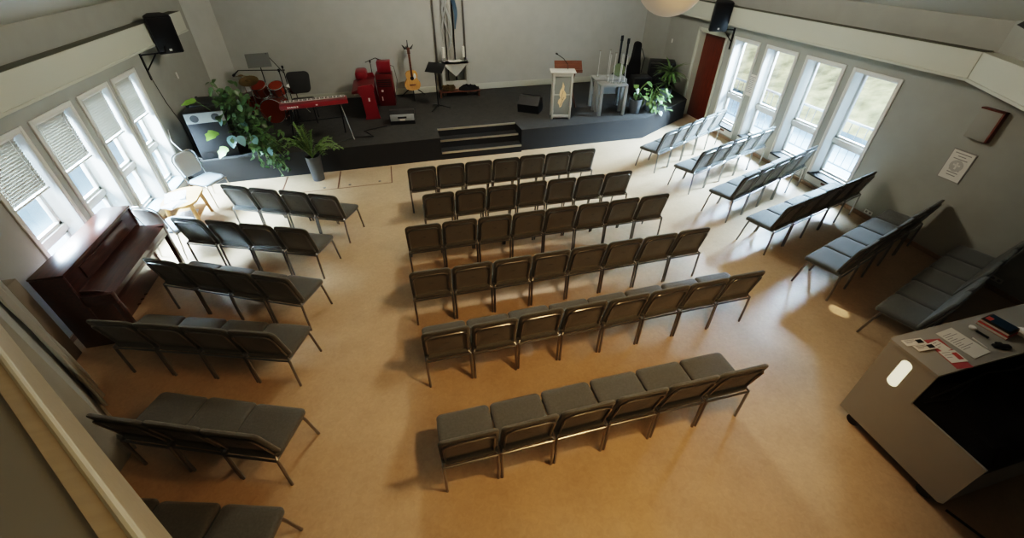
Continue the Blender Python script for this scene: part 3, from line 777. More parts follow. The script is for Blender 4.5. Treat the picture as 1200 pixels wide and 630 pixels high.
# altar group
t = thing('altar_table', (1.54, 12.12, ST), 0, 'narrow pale grey altar table against the back wall', 'table')
part('tabletop', t, M['altar'], lambda bm: box(bm, (-.40, -.17, .79), (.40, .17, .83), bev=.005))
for s in (-1, 1):
    part('leg', t, M['altar'], lambda bm: (box(bm, (s*.33-.045, -.14, 0), (s*.33+.045, -.09, .79), bev=.004)))
    part('leg', t, M['altar'], lambda bm: (box(bm, (s*.33-.045, .09, 0), (s*.33+.045, .14, .79), bev=.004)))
part('stretcher', t, M['altar'], lambda bm: box(bm, (-.33, -.11, .15), (.33, -.08, .36), bev=.004))
def cl(bm):
    z = .836
    vs = [bm.verts.new(p) for p in ((-.34, .12, z), (.34, .12, z), (.34, -.185, z), (-.34, -.185, z), (-.34, -.185, z-.02), (.34, -.185, z-.02), (0, -.20, z-.34))]
    bm.faces.new((vs[0], vs[1], vs[2], vs[3])); bm.faces.new((vs[3], vs[2], vs[5], vs[4])); bm.faces.new((vs[4], vs[5], vs[6]))
    bmesh.ops.solidify(bm, geom=bm.faces[:], thickness=-.003)
solo('altar_cloth', M['cloth'], cl, 'white altar cloth hanging in a triangle over the table front', 'cloth', None, (1.54, 12.12, ST))
for s, wd in ((-1, 'guitar side'), (1, 'lectern side')):
    t = thing('altar_candle', (1.54+s*.27, 12.15, ST+.838), 0, f'white pillar candle on the {wd} of the altar table', 'candle', 'altar candles')
    part('holder', t, M['chrome'], lambda bm: lathe(bm, [(.05, 0), (.05, .01), (.012, .02), (.012, .07), (.045, .085), (.045, .095)], 16))
    part('wax', t, M['candle'], lambda bm: lathe(bm, [(.034, .095), (.034, .36), (.028, .365)], 16))
    part('wick', t, M['black'], lambda bm: tube(bm, [(0, 0, .365), (0, 0, .38)], .002, 5))
def book(bm):
    for s in (-1, 1):
        vs = []
        box(bm, (0 if s > 0 else -.17, -.11, 0), (.17 if s > 0 else 0, .11, .02), Matrix.Rotation(R(-s*8), 4, 'Y'), bev=.003)
solo('open_bible', M['paper'], book, 'open book resting on the white altar cloth between the candles', 'book', None, (1.54, 12.08, ST+.842))
t = thing('altar_bench', (1.60, 11.86, ST), R(-2), 'low wooden kneeling bench in front of the altar table', 'bench')
part('seat', t, M['darkwood'], lambda bm: box(bm, (-.56, -.14, .13), (.56, .14, .16), bev=.004))
for s in (-1, 1): part('leg', t, M['darkwood'], lambda bm: box(bm, (s*.52-.02, -.13, 0), (s*.52+.02, .13, .13)))
def rough(bm, L, W, H, n=18, seed=3, amp=.3):
    rnd = random.Random(seed); rings = []
    for i in range(n):
        u = i/(n-1); k = math.sin(PI*min(max(u, .04), .96))**.4
        rings.append([bm.verts.new((-L/2+L*u, W/2*k*math.cos(PI*j/8), H*k*(1+amp*rnd.uniform(-1, 1))*math.sin(PI*j/8))) for j in range(9)])
    for A, B in zip(rings, rings[1:]):
        for j in range(8): bm.faces.new((A[j], A[j+1], B[j+1], B[j]))
        bm.faces.new((A[8], A[0], B[0], B[8]))
    bm.faces.new(rings[0]); bm.faces.new(rings[-1])
M['moss'] = mat('olive_dry_wreath', (.09, .065, .02), .9, bump=1., bscale=60, var=.5, vscale=30)
solo('dark_shawl', M['blackf'], lambda bm: rough(bm, .55, .26, .12), 'folded dark cloth lying on the lectern end of the kneeling bench', 'cloth', None, (1.86, 11.85, ST+.162), R(-2))
def wreath(bm):
    for j in range(5):
        tube(bm, [(.16*math.cos(2*PI*k/20)+.02*math.sin(5*k+j), .09*math.sin(2*PI*k/20)+.015*math.cos(3*k+j), .03+.02*j+.012*math.sin(k*2.1+j)) for k in range(20)], .016, 5, closed=True)
solo('dry_wreath', M['moss'], wreath, 'olive coloured dry twig wreath on the guitar end of the bench', 'wreath', None, (1.30, 11.86, ST+.165))

# cross with ribbons between steel rails
t = thing('cross_sculpture', (1.50, YB-.045, ST), 0, 'white ribbon cross sculpture hung between two tall steel rails', 'sculpture')
for x in (-.39, .39): part('steel_rail', t, M['frame'], lambda bm: box(bm, (x-.022, -.03, .10), (x+.022, .03, 3.6), bev=.004))
part('upright', t, M['altar'], lambda bm: box(bm, (-.035, -.02, .60), (.065, .03, 3.5), bev=.006))
part('groove', t, M['blackm'], lambda bm: (box(bm, (.09, -.01, .30), (.12, .03, 3.5)), box(bm, (-.125, -.01, .30), (-.105, .03, 3.5))))
part('crossbar', t, M['ribbon'], lambda bm: box(bm, (-.36, -.015, 2.75), (.36, .025, 2.87), bev=.006))
def rib(ph, amp, w, z0, z1, off):
    def fn(bm):
        n = 36; L = []
        for i in range(n):
            u = i/(n-1); z = z0+(z1-z0)*u
            x = off+amp*math.sin(ph+u*PI*2.2)*(.35+.65*u); y = -.05-.03*math.cos(ph+u*PI*2.2)
            tw = w*(.25+.75*min(1, u*2.2))
            L.append((bm.verts.new((x-tw/2, y, z)), bm.verts.new((x+tw/2, y-.015, z))))
        for A, B in zip(L, L[1:]): bm.faces.new((A[0], A[1], B[1], B[0]))
        bmesh.ops.solidify(bm, geom=bm.faces[:], thickness=.006)
    return fn
part('ribbon', t, M['ribbon'], rib(0, .20, .060, 1.10, 3.2, -.05), 60)
part('ribbon', t, M['ribbon'], rib(2.2, .21, .050, 1.25, 3.2, -.03), 60)
part('ribbon', t, M['ribbon'], rib(4.1, .14, .040, 1.30, 3.2, -.14), 60)
part('ribbon', t, M['bluep'], rib(5.4, .05, .10, 1.60, 2.6, .16), 60, label='pale blue ribbon')

# lectern
t = thing('lectern', (3.70, 9.55, ST), R(-14), 'white framed lectern with frosted front panel and cream flame emblem', 'lectern')
def lf(bm):
    for sx in (-1, 1):
        for sy in (-1, 1): box(bm, (sx*.21-.022, sy*.15-.027, 0), (sx*.21+.022, sy*.15+.027, 1.04), bev=.004)
    for y in (-.15, .15):
        box(bm, (-.2, y-.02, .04), (.2, y+.02, .10), bev=.003); box(bm, (-.2, y-.02, .98), (.2, y+.02, 1.04), bev=.003)
    for x in (-.205, .205):
        box(bm, (x-.02, -.15, .04), (x+.02, .15, .10)); box(bm, (x-.02, -.15, .98), (x+.02, .15, 1.04))
part('frame', t, M['lect'], lf)
part('panel', t, M['frost'], lambda bm: (box(bm, (-.18, -.152, .10), (.18, -.144, .98)), box(bm, (-.21, -.13, .10), (-.20, .13, .98)), box(bm, (.20, -.13, .10), (.21, .13, .98))))
part('shelf', t, M['lect'], lambda bm: box(bm, (-.19, -.158, .56), (.19, .14, .585)))
part('top', t, M['lect'], lambda bm: box(bm, (-.29, -.19, 1.045), (.29, .19, 1.075), bev=.006))
def flame(bm):
    f1 = [(0, .86), (.04, .76), (.035, .68), (.085, .60), (.09, .50), (.05, .44), (.02, .38), (.0, .30), (-.04, .27), (-.05, .33), (-.085, .38), (-.075, .45), (-.035, .50), (-.06, .56), (-.05, .66), (-.01, .74)]
    prism(bm, [(x*1.05, z) for x, z in f1], -.160, -.152, GM)
part('flame_emblem', t, M['flame'], flame, 20)
part('flame_vein', t, M['darkwood'], lambda bm: (tube(bm, [(-.03, -.161, .32), (.01, -.161, .44), (-.01, -.161, .54), (.02, -.161, .66)], .004, 5), tube(bm, [(.01, -.161, .44), (.05, -.161, .52)], .004, 5)))
part('gooseneck', t, M['blackm'], lambda bm: tube(bm, [(.12, .05, 1.085), (.10, .05, 1.20), (0, .02, 1.32), (-.15, -.02, 1.42)], .008, 6))
part('microphone', t, M['black'], lambda bm: tube(bm, [(-.15, -.02, 1.42), (-.19, -.03, 1.445)], .018, 8))

t = thing('wooden_easel', (4.12, 10.30, ST), R(-14), 'dark brown wooden book easel standing behind the lectern', 'easel')
part('desk', t, M['darkwood'], lambda bm: box(bm, (-.34, -.16, -.02), (.34, .16, .02), Matrix.Translation((0, 0, .98)) @ Matrix.Rotation(R(35), 4, 'X'), bev=.004))
part('ledge', t, M['darkwood'], lambda bm: box(bm, (-.34, -.16, .86), (.34, -.12, .93), bev=.004))
for s in (-1, 1):
    part('leg', t, M['darkwood'], lambda bm: tube(bm, [(s*.22, 0, .95), (s*.10, -.05, .55), (s*.24, -.12, 0)], .018, 6))
part('leg', t, M['darkwood'], lambda bm: tube(bm, [(0, .05, .9), (0, .3, 0)], .018, 6))

# nesting tables with tone bars
def ntable(loc, rz, w, d, h, label, shelf):
    t = thing('nesting_table', loc, rz, label, 'table', 'nesting tables on the stage')
    part('tabletop', t, M['altar2'], lambda bm: box(bm, (-w/2, -d/2, h-.04), (w/2, d/2, h), bev=.005))
    for sx in (-1, 1):
        for sy in (-1, 1):
            part('leg', t, M['altar2'], lambda bm: box(bm, (sx*(w/2-.035)-.035, sy*(d/2-.035)-.035, 0), (sx*(w/2-.035)+.035, sy*(d/2-.035)+.035, h-.04), bev=.003))
    if shelf: part('panel', t, M['altar2'], lambda bm: box(bm, (-w/2+.05, d/2-.05, .30), (w/2-.05, d/2-.02, .48)))
M['altar2'] = mat('silver_grey_paint', (.24, .245, .235), .5)
ntable((4.98, 9.50, ST), R(-10), .66, .38, .73, 'smaller silver grey nesting table standing in front of the larger one', False)
ntable((5.07, 9.93, ST), R(-10), .80, .44, .76, 'larger silver grey nesting table with back panel behind the smaller', True)
tb = [(-.02, -.02, .66), (-.10, .08, .62), (.13, -.05, .66), (.20, .08, .62), (.26, -.02, .60), (-.02, .46, .60), (-.26, .48, .58)]
tw = ['front middle of the smaller nesting table', 'left rear of the smaller nesting table', 'right front of the smaller nesting table', 'right rear of the smaller nesting table', 'right end of the smaller nesting table', 'centre of the larger nesting table', 'left side of the larger nesting table']
for (x, y, h), wd in zip(tb, tw):
    ca, sa = math.cos(R(-10)), math.sin(R(-10))
    on2 = y > .4
    t = thing('candle_stand', (4.98+ca*x-sa*y, 9.50+sa*x+ca*y, ST+(.76 if on2 else .73)), 0, f'slim silver candle stand with round foot at the {wd}', 'candle stand', 'slim silver candle stands')
    part('foot', t, M['chrome'], lambda bm: lathe(bm, [(.045, 0), (.045, .008), (.01, .02)], 16))
    part('stem', t, M['ribbon'], lambda bm: tube(bm, [(0, 0, .015), (0, 0, h)], .0065, 8))
    part('cup', t, M['chrome'], lambda bm: lathe(bm, [(.006, h), (.028, h+.012), (.03, h+.02)], 14))
# black instruments and bag
t = thing('guitar_bag', (6.70, 11.62, ST), R(-8), 'black upright guitar bag leaning by the corner of the back wall', 'bag')
def bag(bm):
    prof = [(0, 0), (.17, .01), (.21, .12), (.19, .30), (.15, .42), (.16, .60), (.10, .78), (.10, 1.10), (.08, 1.19), (0, 1.21)]
    pts = prof+[(-x, z) for x, z in prof[-2:0:-1]]
    prism(bm, pts, -.08, .08, GM)
    bmesh.ops.bevel(bm, geom=[e for e in bm.edges], offset=.015, segments=2, affect='EDGES')
part('body', t, M['blackf'], bag, 60)
part('strap', t, M['black'], lambda bm: tube(bm, [(.1, -.1, 1.05), (.2, -.16, .8), (.18, -.12, .4)], .012, 6))
for i, (x, y, hh_, wd) in enumerate(((6.08, 11.45, 1.42, 'left'), (6.34, 11.55, 1.32, 'right'))):
    t = thing('electric_guitar', (x, y, ST), R(6), f'black electric guitar on a stand, {wd} one of two behind the nesting tables', 'guitar', 'black guitars behind the tables')
    part('body', t, M['black'], lambda bm: prism(bm, [(px*.8, pz*.8+.25) for px, pz in gbody()], -.03, .03, GM), 60)
    part('neck', t, M['blackm'], lambda bm: box(bm, (-.025, -.04, .6), (.025, -.01, hh_-.12), bev=.005))
    part('headstock', t, M['blackm'], lambda bm: box(bm, (-.04, -.04, hh_-.14), (.04, -.015, hh_), bev=.008))
    part('stand', t, M['blackm'], lambda bm: (tube(bm, [(-.2, .1, 0), (0, .02, .5), (.2, .1, 0)], .012, 6), tube(bm, [(0, .02, .5), (0, -.2, .01)], .012, 6)))
t = thing('loudspeaker', (7.22, 11.05, ST), R(-28), 'large black loudspeaker cabinet behind the dracaena', 'speaker')
part('cabinet', t, M['black'], lambda bm: box(bm, (-.35, -.25, 0), (.35, .25, .80), bev=.03))
part('grille', t, M['blackf'], lambda bm: box(bm, (-.31, -.262, .05), (.31, -.25, .75)))
t = thing('loudspeaker', (6.45, 10.75, ST), R(-10), 'low black cabinet behind the split leaved plant', 'speaker')
part('cabinet', t, M['black'], lambda bm: box(bm, (-.25, -.2, 0), (.25, .2, .52), bev=.03))
part('grille', t, M['blackf'], lambda bm: box(bm, (-.22, -.212, .04), (.22, -.2, .48)))

# ------------------------------------------------------------------ plants
def pot(parent, r0, r1, h, m):
    part('pot', parent, M[m], lambda bm: lathe(bm, [(r0, 0), (r1, h), (r1-.012, h), (r1-.02, h-.04)], 24))
    part('soil', parent, M['soil'], lambda bm: lathe(bm, [(r1-.02, h-.05), (r1-.02, h-.04)], 24))
def leaf_shape(bm, base, d, up, L, W, curl=.3, split=False):
    """heart or blade leaf starting at base along d"""
    d = d.normalized(); s = d.cross(up)
    if s.length < .05: s = d.cross(Vector((1, 0, 0)))
    s.normalize(); n = s.cross(d).normalized()
    prof = [(0, .06), (.06, .55), (.2, .92), (.4, 1.), (.6, .86), (.8, .5), (.93, .2), (1., .0)]
    mid = []; A = []; B = []
    for k, (u, w) in enumerate(prof):
        c = base+d*(L*u)-n*(curl*L*u*u*.5)
        ww = W*w/2*(.72 if (split and k in (3, 5)) else 1)
        mid.append(bm.verts.new(c)); A.append(bm.verts.new(c+s*ww+n*ww*.18)); B.append(bm.verts.new(c-s*ww+n*ww*.18))
    for k in range(len(prof)-1):
        bm.faces.new((mid[k], A[k], A[k+1], mid[k+1])); bm.faces.new((B[k], mid[k], mid[k+1], B[k+1]))
    bmesh.ops.remove_doubles(bm, verts=[mid[-1], A[-1], B[-1]], dist=.0001)
def rndv(rnd, lo=-.2, hi=1.):
    a = rnd.uniform(0, 2*PI); z = rnd.uniform(lo, hi); r = math.sqrt(max(0, 1-min(1, z*z)))
    return Vector((r*math.cos(a), r*math.sin(a), z))

# large trailing monstera / philodendron at the stage edge
t = thing('monstera_plant', (-2.95, 9.15, ST), 0, 'large trailing monstera spilling over the left stage edge', 'plant')
pot(t, .15, .19, .34, 'pot')
rnd = random.Random(11)
leaves = []; stems = []
# mass of leaves from upper left to lower right, hanging over the edge
for i in range(560):
    u = rnd.random()
    cx = -.20+.66*u+rnd.gauss(0, .11); cz = 1.08-1.1*u+rnd.gauss(0, .20); cy = -.15-.28*u+rnd.gauss(0, .12)
    cx = max(-.42, min(cx, .62))
    cy = min(cy, .25)
    if cz < .02: cy = min(cy, -.38-.2*rnd.random())
    if cz < -.42: cz = -.42+rnd.random()*.3
    leaves.append((Vector((cx, cy, cz)), rnd.uniform(.10, .17)*(1-.45*u), rnd.uniform(.5, .75)))
def mass(bm):
    for p, L, w in leaves:
        d = Vector((rnd.gauss(0, .6), -.55+rnd.gauss(0, .5), rnd.gauss(-.35, .5)))
        leaf_shape(bm, p, d, Vector((0, -.35, 1)), L, L*w, .4)
part('foliage', t, M['leaf'], mass, 70)
def stm(bm):
    for p, L, w in leaves[::5]:
        a = Vector((0, 0, .33)); m_ = a.lerp(p, .5)+Vector((0, 0, .12))
        tube(bm, [a, m_, p], .006, 5)
    tube(bm, [(-.15, -.1, .55), (-.42, -.18, .80), (-.68, -.22, 1.10)], .006, 5)
part('stem', t, M['stem'], stm)
if True:
    for p, d, L, w in ((( -.66, -.22, 1.10), (-.9, -.3, -.1), .26, .17), ((-.50, -.35, .55), (-.4, -.6, -.2), .26, .26), ((-.42, -.40, .26), (-.5, -.5, -.5), .26, .22), ((.16, -.30, .62), (.6, -.5, .1), .17, .14)):
        part('young_leaf', t, M['leaflight'], lambda bm: leaf_shape(bm, Vector(p), Vector(d), Vector((0, -.5, 1)), L, w, .25, True), 70, label='bright yellow-green split leaf')
M['leafblue'] = mat('leaf_painted_sky_sheen', (.20, .36, .36), .25, spec=.9)  # blue-green colour stands in for sky reflected on some leaves
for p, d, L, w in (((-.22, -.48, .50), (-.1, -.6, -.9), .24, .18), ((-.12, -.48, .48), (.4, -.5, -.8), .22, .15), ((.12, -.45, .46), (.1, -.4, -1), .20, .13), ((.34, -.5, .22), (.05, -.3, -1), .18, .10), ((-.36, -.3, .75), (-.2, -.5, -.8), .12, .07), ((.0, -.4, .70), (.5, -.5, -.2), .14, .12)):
    part('glossy_leaf', t, M['leafblue'], lambda bm: leaf_shape(bm, Vector(p), Vector(d), Vector((0, -.2, 1)), L, w, .3), 70, label='glossy leaf with pale blue window reflection painted in')

# zz plant in a tall grey pot on the floor
t = thing('zz_plant', (-1.86, 8.52, 0), 0, 'feathery zamioculcas in tall grey pot on the floor before the stage', 'plant')
pot(t, .11, .145, .52, 'pot')
rnd = random.Random(5)
def zz(parent):
    st, lf_ = [], []
    for k in range(24):
        a = rnd.uniform(0, 2*PI); ln = rnd.uniform(.50, .85); out = rnd.uniform(.15, .66)
        pts = []
        for i in range(7):
            u = i/6
            pts.append(Vector((math.cos(a)*out*u**1.1, math.sin(a)*out*u**1.1*.6-.05, .49+ln*u-(.75*out*u*u*u))))
        st.append(pts)
        for i in range(12):
            u = .24+.063*i; j = u*6; q = int(min(j, 5)); fr = j-q
            p = pts[q].lerp(pts[q+1], fr); tg = (pts[q+1]-pts[q]).normalized()
            sd = tg.cross(Vector((0, 0, 1))); sd = sd.normalized() if sd.length > .05 else Vector((1, 0, 0))
            for s in (-1, 1): lf_.append((p, sd*s+tg*.7+Vector((0, 0, rnd.uniform(0, .4))), rnd.uniform(.06, .085)))
    return st, lf_
ST_, LF_ = zz(t)
part('stem', t, M['stem'], lambda bm: [tube(bm, p, .008, 5) for p in ST_])
part('foliage', t, M['leafmid'], lambda bm: [leaf_shape(bm, p, d, Vector((0, 0, 1)), L*1.15, L*.42, .2) for p, d, L in LF_], 70)

# three plants at the right stage end
def plant(loc, label, kind, pm, ph, pr, name='potted_plant', seed=1):
    t = thing(name, loc, 0, label, 'plant'); pot(t, pr*.8, pr, ph, pm); rnd = random.Random(seed)
    if kind == 'dracaena':
        part('trunk', t, M['stem'], lambda bm: (tube(bm, [(0, 0, ph-.05), (.03, .02, .62)], .016, 6), tube(bm, [(0, 0, ph-.05), (-.02, 0, .36)], .014, 6)))
        def f(bm):
            for c, n, L0 in ((Vector((.03, .02, .72)), 46, .48), (Vector((-.02, 0, .42)), 26, .34)):
                for k in range(n):
                    d = rndv(rnd, -.25, .9); leaf_shape(bm, c, d, Vector((0, 0, 1)), L0*rnd.uniform(.75, 1.1), .055, .9)
        part('foliage', t, M['leafmid'], f, 70)
    elif kind == 'split':
        pts = [rndv(rnd, .1, 1)*Vector((1, 1, 1)).length/1.732*rnd.uniform(.22, .42) for k in range(8)]
        pts = [Vector((p.x*.9, p.y*.7-.05, abs(p.z)*1.2+ph+.03)) for p in pts]
        part('stem', t, M['stem'], lambda bm: [tube(bm, [(0, 0, ph-.05), (p.x*.4, p.y*.4, p.z*.8), p], .007, 5) for p in pts])
        part('foliage', t, M['leafmid2'], lambda bm: [leaf_shape(bm, p, Vector((p.x, p.y-.2, -.15)), Vector((0, 0, 1)), .17, .15, .3, True) for p in pts], 70)
    else:
        P = [Vector((rnd.uniform(-.30, .32), rnd.uniform(-.28, .1), ph+rnd.uniform(-.05, .34))) for k in range(34)]
        P += [Vector((rnd.uniform(-.2, .34), rnd.uniform(-.30, -.18), rnd.uniform(.03, .2))) for k in range(12)]
        part('stem', t, M['stem'], lambda bm: [tube(bm, [(0, 0, ph-.05), (p.x*.5, p.y*.5, max(p.z, ph)+.08), p], .006, 5) for p in P[::2]])
        part('foliage', t, M['leafmid2'], lambda bm: [leaf_shape(bm, p, Vector((p.x, p.y-.1, rnd.uniform(-.5, .1))), Vector((0, 0, 1)), rnd.uniform(.10, .17), .10, .4, True) for p in P], 70)
    return t
plant((5.62, 9.42, ST), 'tall split leaved plant in grey pot beside the nesting tables', 'split', 'pot', .34, .16, 'potted_monstera', 4)
plant((6.12, 9.52, ST), 'bushy low green plant in grey pot at the stage corner', 'bushy', 'potb', .26, .15, 'potted_philodendron', 9)
plant((6.90, 10.15, ST), 'spiky dracaena in blue-grey pot near the brown door', 'dracaena', 'potb', .28, .15, 'potted_dracaena', 3)
solo('round_disc', M['olive'], lambda bm: lathe(bm, [(.15, 0), (.15, .012)], 24, Matrix.Rotation(R(78), 4, 'X')), 'olive green round disc standing behind the candle stands', 'disc', None, (5.32, 9.93, ST+.911), R(-10))

# ------------------------------------------------------------------ wall speakers
def pa(loc, rz, tilt, label, wallx, wally, s):
    t = thing('bracket_speaker', loc, rz, label, 'speaker', 'wall mounted speakers')
    mt = Matrix.Rotation(R(tilt), 4, 'X')
    def body(bm):
        pts = [(-.19, -.17), (.19, -.17), (.19, -.02), (.10, .17), (-.10, .17), (-.19, -.02)]
        prism(bm, pts, -.30, .30, mt); bmesh.ops.bevel(bm, geom=bm.edges[:], offset=.012, segments=2, affect='EDGES')
    part('cabinet', t, M['black'], body)
    part('grille', t, M['blackm'], lambda bm: box(bm, (-.17, -.178, -.28), (.17, -.168, .28), mt, bev=.004))
    part('badge', t, M['keys'], lambda bm: box(bm, (-.02, -.184, -.25), (.02, -.178, -.215), mt))
    return t
SPK = [pa((-3.96, 9.62, 2.61), R(28), 6, 'black loudspeaker on a wall bracket above the left windows', 0, 0, 1)]
SPK.append(pa((7.36, 9.33, 2.61), R(-26), 6, 'black loudspeaker on a wall bracket above the brown door', 0, 0, -1))
def bracket(t, x, y, s):
    bpy.context.view_layer.update()
    mi = (Matrix.Translation(t.location) @ Matrix.Rotation(t.rotation_euler.z, 4, 'Z')).inverted()
    def tr(bm):
        for v in bm.verts: v.co = mi @ v.co
    V = lambda a, b, c: (x+a, y+b, c)
    part('wall_plate', t, M['blackm'], lambda bm: (box(bm, (min(x+s*.002, x+s*.02), y-.02, 1.93), (max(x+s*.002, x+s*.02), y+.02, 2.38)), tr(bm)))
    part('bracket_arm', t, M['blackm'], lambda bm: (tube(bm, [V(s*.01, 0, 2.34), V(s*.34, .18, 2.34)], .013, 6), tube(bm, [V(s*.01, 0, 2.08), V(s*.20, .11, 2.33)], .011, 6), tube(bm, [V(s*.34, .18, 2.34), V(s*.33, .24, 2.42)], .013, 6), tr(bm)))
bracket(SPK[0], XL, 9.20, 1)
bracket(SPK[1], XR, 9.10, -1)

# pendant lamp
t = thing('pendant_lamp', (1.99, 3.12, 3.745), 0, 'round opal glass ball pendant lamp hanging over the chairs', 'lamp')
def ball(bm): bmesh.ops.create_uvsphere(bm, u_segments=40, v_segments=24, radius=.245)
part('globe', t, M['ball'], ball, 80)
part('cord', t, M['black'], lambda bm: tube(bm, [(0, 0, .25), (0, 0, 2.2)], .005, 6))
part('cap', t, M['white'], lambda bm: lathe(bm, [(.06, .235), (.06, .27), (.02, .29)], 16))

# ------------------------------------------------------------------ wall things
def notice(name, y0, y1, z0, z1, label, x=XR, th=.012, n=9, frame='ink'):
    t = thing(name, (x-th, (y0+y1)/2, (z0+z1)/2), 0, label, 'notice')
    w, h = (y1-y0)/2, (z1-z0)/2
    part('backing', t, M[frame], lambda bm: box(bm, (0, -w, -h), (th, w, h)))
    part('sheet', t, M['paper'], lambda bm: box(bm, (-.002, -w+.012, -h+.012), (0, w-.012, h-.012)))
    def pr(bm):
        for k in range(n):
            z = h*.8-k*h*1.6/n; q = w*(.7-.35*abs(math.sin(k*1.7)))
            box(bm, (-.003, -q, z-.008), (-.002, q, z+.004))
    part('print', t, M['ink'], pr)
    return t
t = notice('framed_notice', 3.66, 3.955, 1.12, 1.565, 'thin framed white notice sheet on the dark right wall')
part('crest', t, M['inkl'], lambda bm: (lathe(bm, [(.085, 0), (.085, .001)], 20, Matrix.Translation((-.0035, 0, 0)) @ Matrix.Rotation(R(-90), 4, 'Y')),))
part('crest_cross', t, M['paper'], lambda bm: (box(bm, (-.006, -.012, -.05), (-.0045, .012, .05)), box(bm, (-.006, -.045, .0), (-.0045, .045, .022))))
notice('taped_notice', 7.975, 8.235, 1.14, 1.59, 'pale notice taped between the two windows nearest the door', n=10, th=.006, frame='paper')
t = thing('display_panel', (XR, 3.79, 1.96), 0, 'white panel with red-brown wooden edge mounted on right wall', 'wall panel')
part('panel', t, M['panelg'], lambda bm: box(bm, (-.07, -.125, -.20), (0, .13, .19), bev=.004))
part('wood_edge', t, M['door'], lambda bm: (box(bm, (-.075, -.15, -.205), (0, -.125, .21), bev=.003), box(bm, (-.075, -.15, .19), (0, .13, .21), bev=.003)))
for y, z, lab in ((4.54, .13, 'small white wall socket low on the right wall near fourth row'), (2.62, .17, 'small wall socket low on the dark right wall near sixth row')):
    t = thing('power_socket', (XR, y, z), 0, lab, 'socket', 'wall sockets')
    part('plate', t, M['white'], lambda bm: box(bm, (-.012, -.07, -.035), (0, .07, .035), bev=.004))
    part('outlet', t, M['ink'], lambda bm: [lathe(bm, [(.02, 0), (.02, .002)], 12, Matrix.Translation((-.012, q, 0)) @ Matrix.Rotation(R(-90), 4, 'Y')) for q in (-.033, .033)])
solo('motion_sensor', M['white'], lambda bm: box(bm, (-.02, -.025, -.05), (0, .025, .05), bev=.006), 'small white sensor high on the wall beside the brown door', 'sensor', None, (XR, 11.45, 1.72))
solo('thermostat', M['white'], lambda bm: box(bm, (0, -.025, -.06), (.02, .025, .06), bev=.006), 'small white thermostat on the wall below the left loudspeaker', 'thermostat', None, (XL, 10.2, 1.77))
solo('white_cable', M['white'], lambda bm: tube(bm, [(XL+.02, 8.92, 1.12), (-4.22, 8.75, .95), (-4.12, 8.72, .78), (-4.0, 8.78, .62), (-3.9, 8.84, .53)], .006, 6), 'white cable running from the left window wall to the bass cabinet', 'cable')
solo('black_cable', M['black'], lambda bm: tube(bm, [(XL+.02, 9.2, 1.93), (XL+.02, 9.3, 1.5), (XL+.03, 9.5, 1.0), (-4.2, 9.4, .6), (-4.1, 9.2, .506)], .006, 6), 'black cable dropping from the left wall bracket to the stage', 'cable')
solo('stage_cables', M['black'], lambda bm: (tube(bm, [(-1.9, 9.2, .512), (-1.5, 9.05, .512), (-1.1, 9.35, .512), (-.7, 9.3, .512), (-.9, 9.7, .512), (-.4, 9.9, .512)], .011, 6)), 'tangled black cable on the stage carpet below the red keyboard', 'cable')

# ------------------------------------------------------------------ sound desk
dk = thing('sound_desk', (3.90, 1.60, 0), 0, 'grey laminate sound desk on castors in the dark right corner', 'desk')
def sidepanel(bm):
    # y (down from 0 to -.98), z
    pts = [(0, .12), (0, 1.10), (-.40, 1.10), (-.395, .715), (-.98, .70), (-.98, .15), (-.95, .12)]
    prism(bm, pts, -.0, .022, Matrix(((0, 0, 1, 0), (1, 0, 0, 0), (0, 1, 0, 0), (0, 0, 0, 1))))
part('side_panel', dk, M['deskp'], sidepanel, 20)
part('side_panel', dk, M['deskp'], lambda bm: (sidepanel(bm), bmesh.ops.translate(bm, verts=bm.verts, vec=(1.85, 0, 0))), 20)
part('desktop', dk, M['desk'], lambda bm: prism(bm, [(-.01, -.405), (1.88, -.405), (1.88, .03), (.05, .015), (-.01, 0)], 1.09, 1.115))
part('back_panel', dk, M['deskp'], lambda bm: box(bm, (.02, -.03, .13), (1.85, -.01, 1.09)))
part('lower_top', dk, M['black'], lambda bm: box(bm, (.02, -.98, .62), (1.85, -.02, .64)))
part('front_panel', dk, M['deskp'], lambda bm: box(bm, (.02, -.97, .14), (1.85, -.95, .60)))
part('castor', dk, M['black'], lambda bm: (tube(bm, [(.04, -.14, .055), (.08, -.14, .055)], .055, 14), box(bm, (.045, -.16, .06), (.075, -.12, .125))))
part('castor', dk, M['black'], lambda bm: (tube(bm, [(.04, -.84, .055), (.08, -.84, .055)], .055, 14), box(bm, (.045, -.86, .06), (.075, -.82, .125))))
part('castor', dk, M['black'], lambda bm: tube(bm, [(1.76, -.14, .055), (1.80, -.14, .055)], .055, 14))
part('castor', dk, M['black'], lambda bm: tube(bm, [(1.76, -.84, .055), (1.80, -.84, .055)], .055, 14))
sl = part('hand_slot_glow', dk, M['glow'], lambda bm: prism(bm, [(u, v) for u, v in rrect(.088, .31, .043, 8)], -.004, .0, Matrix.Translation((0, -.20, .88)) @ Matrix(((0, 0, 1, 0), (1, 0, 0, 0), (0, 1, 0, 0), (0, 0, 0, 1)))), label='glowing cream inlay that paints sunlight on the side panel slot')
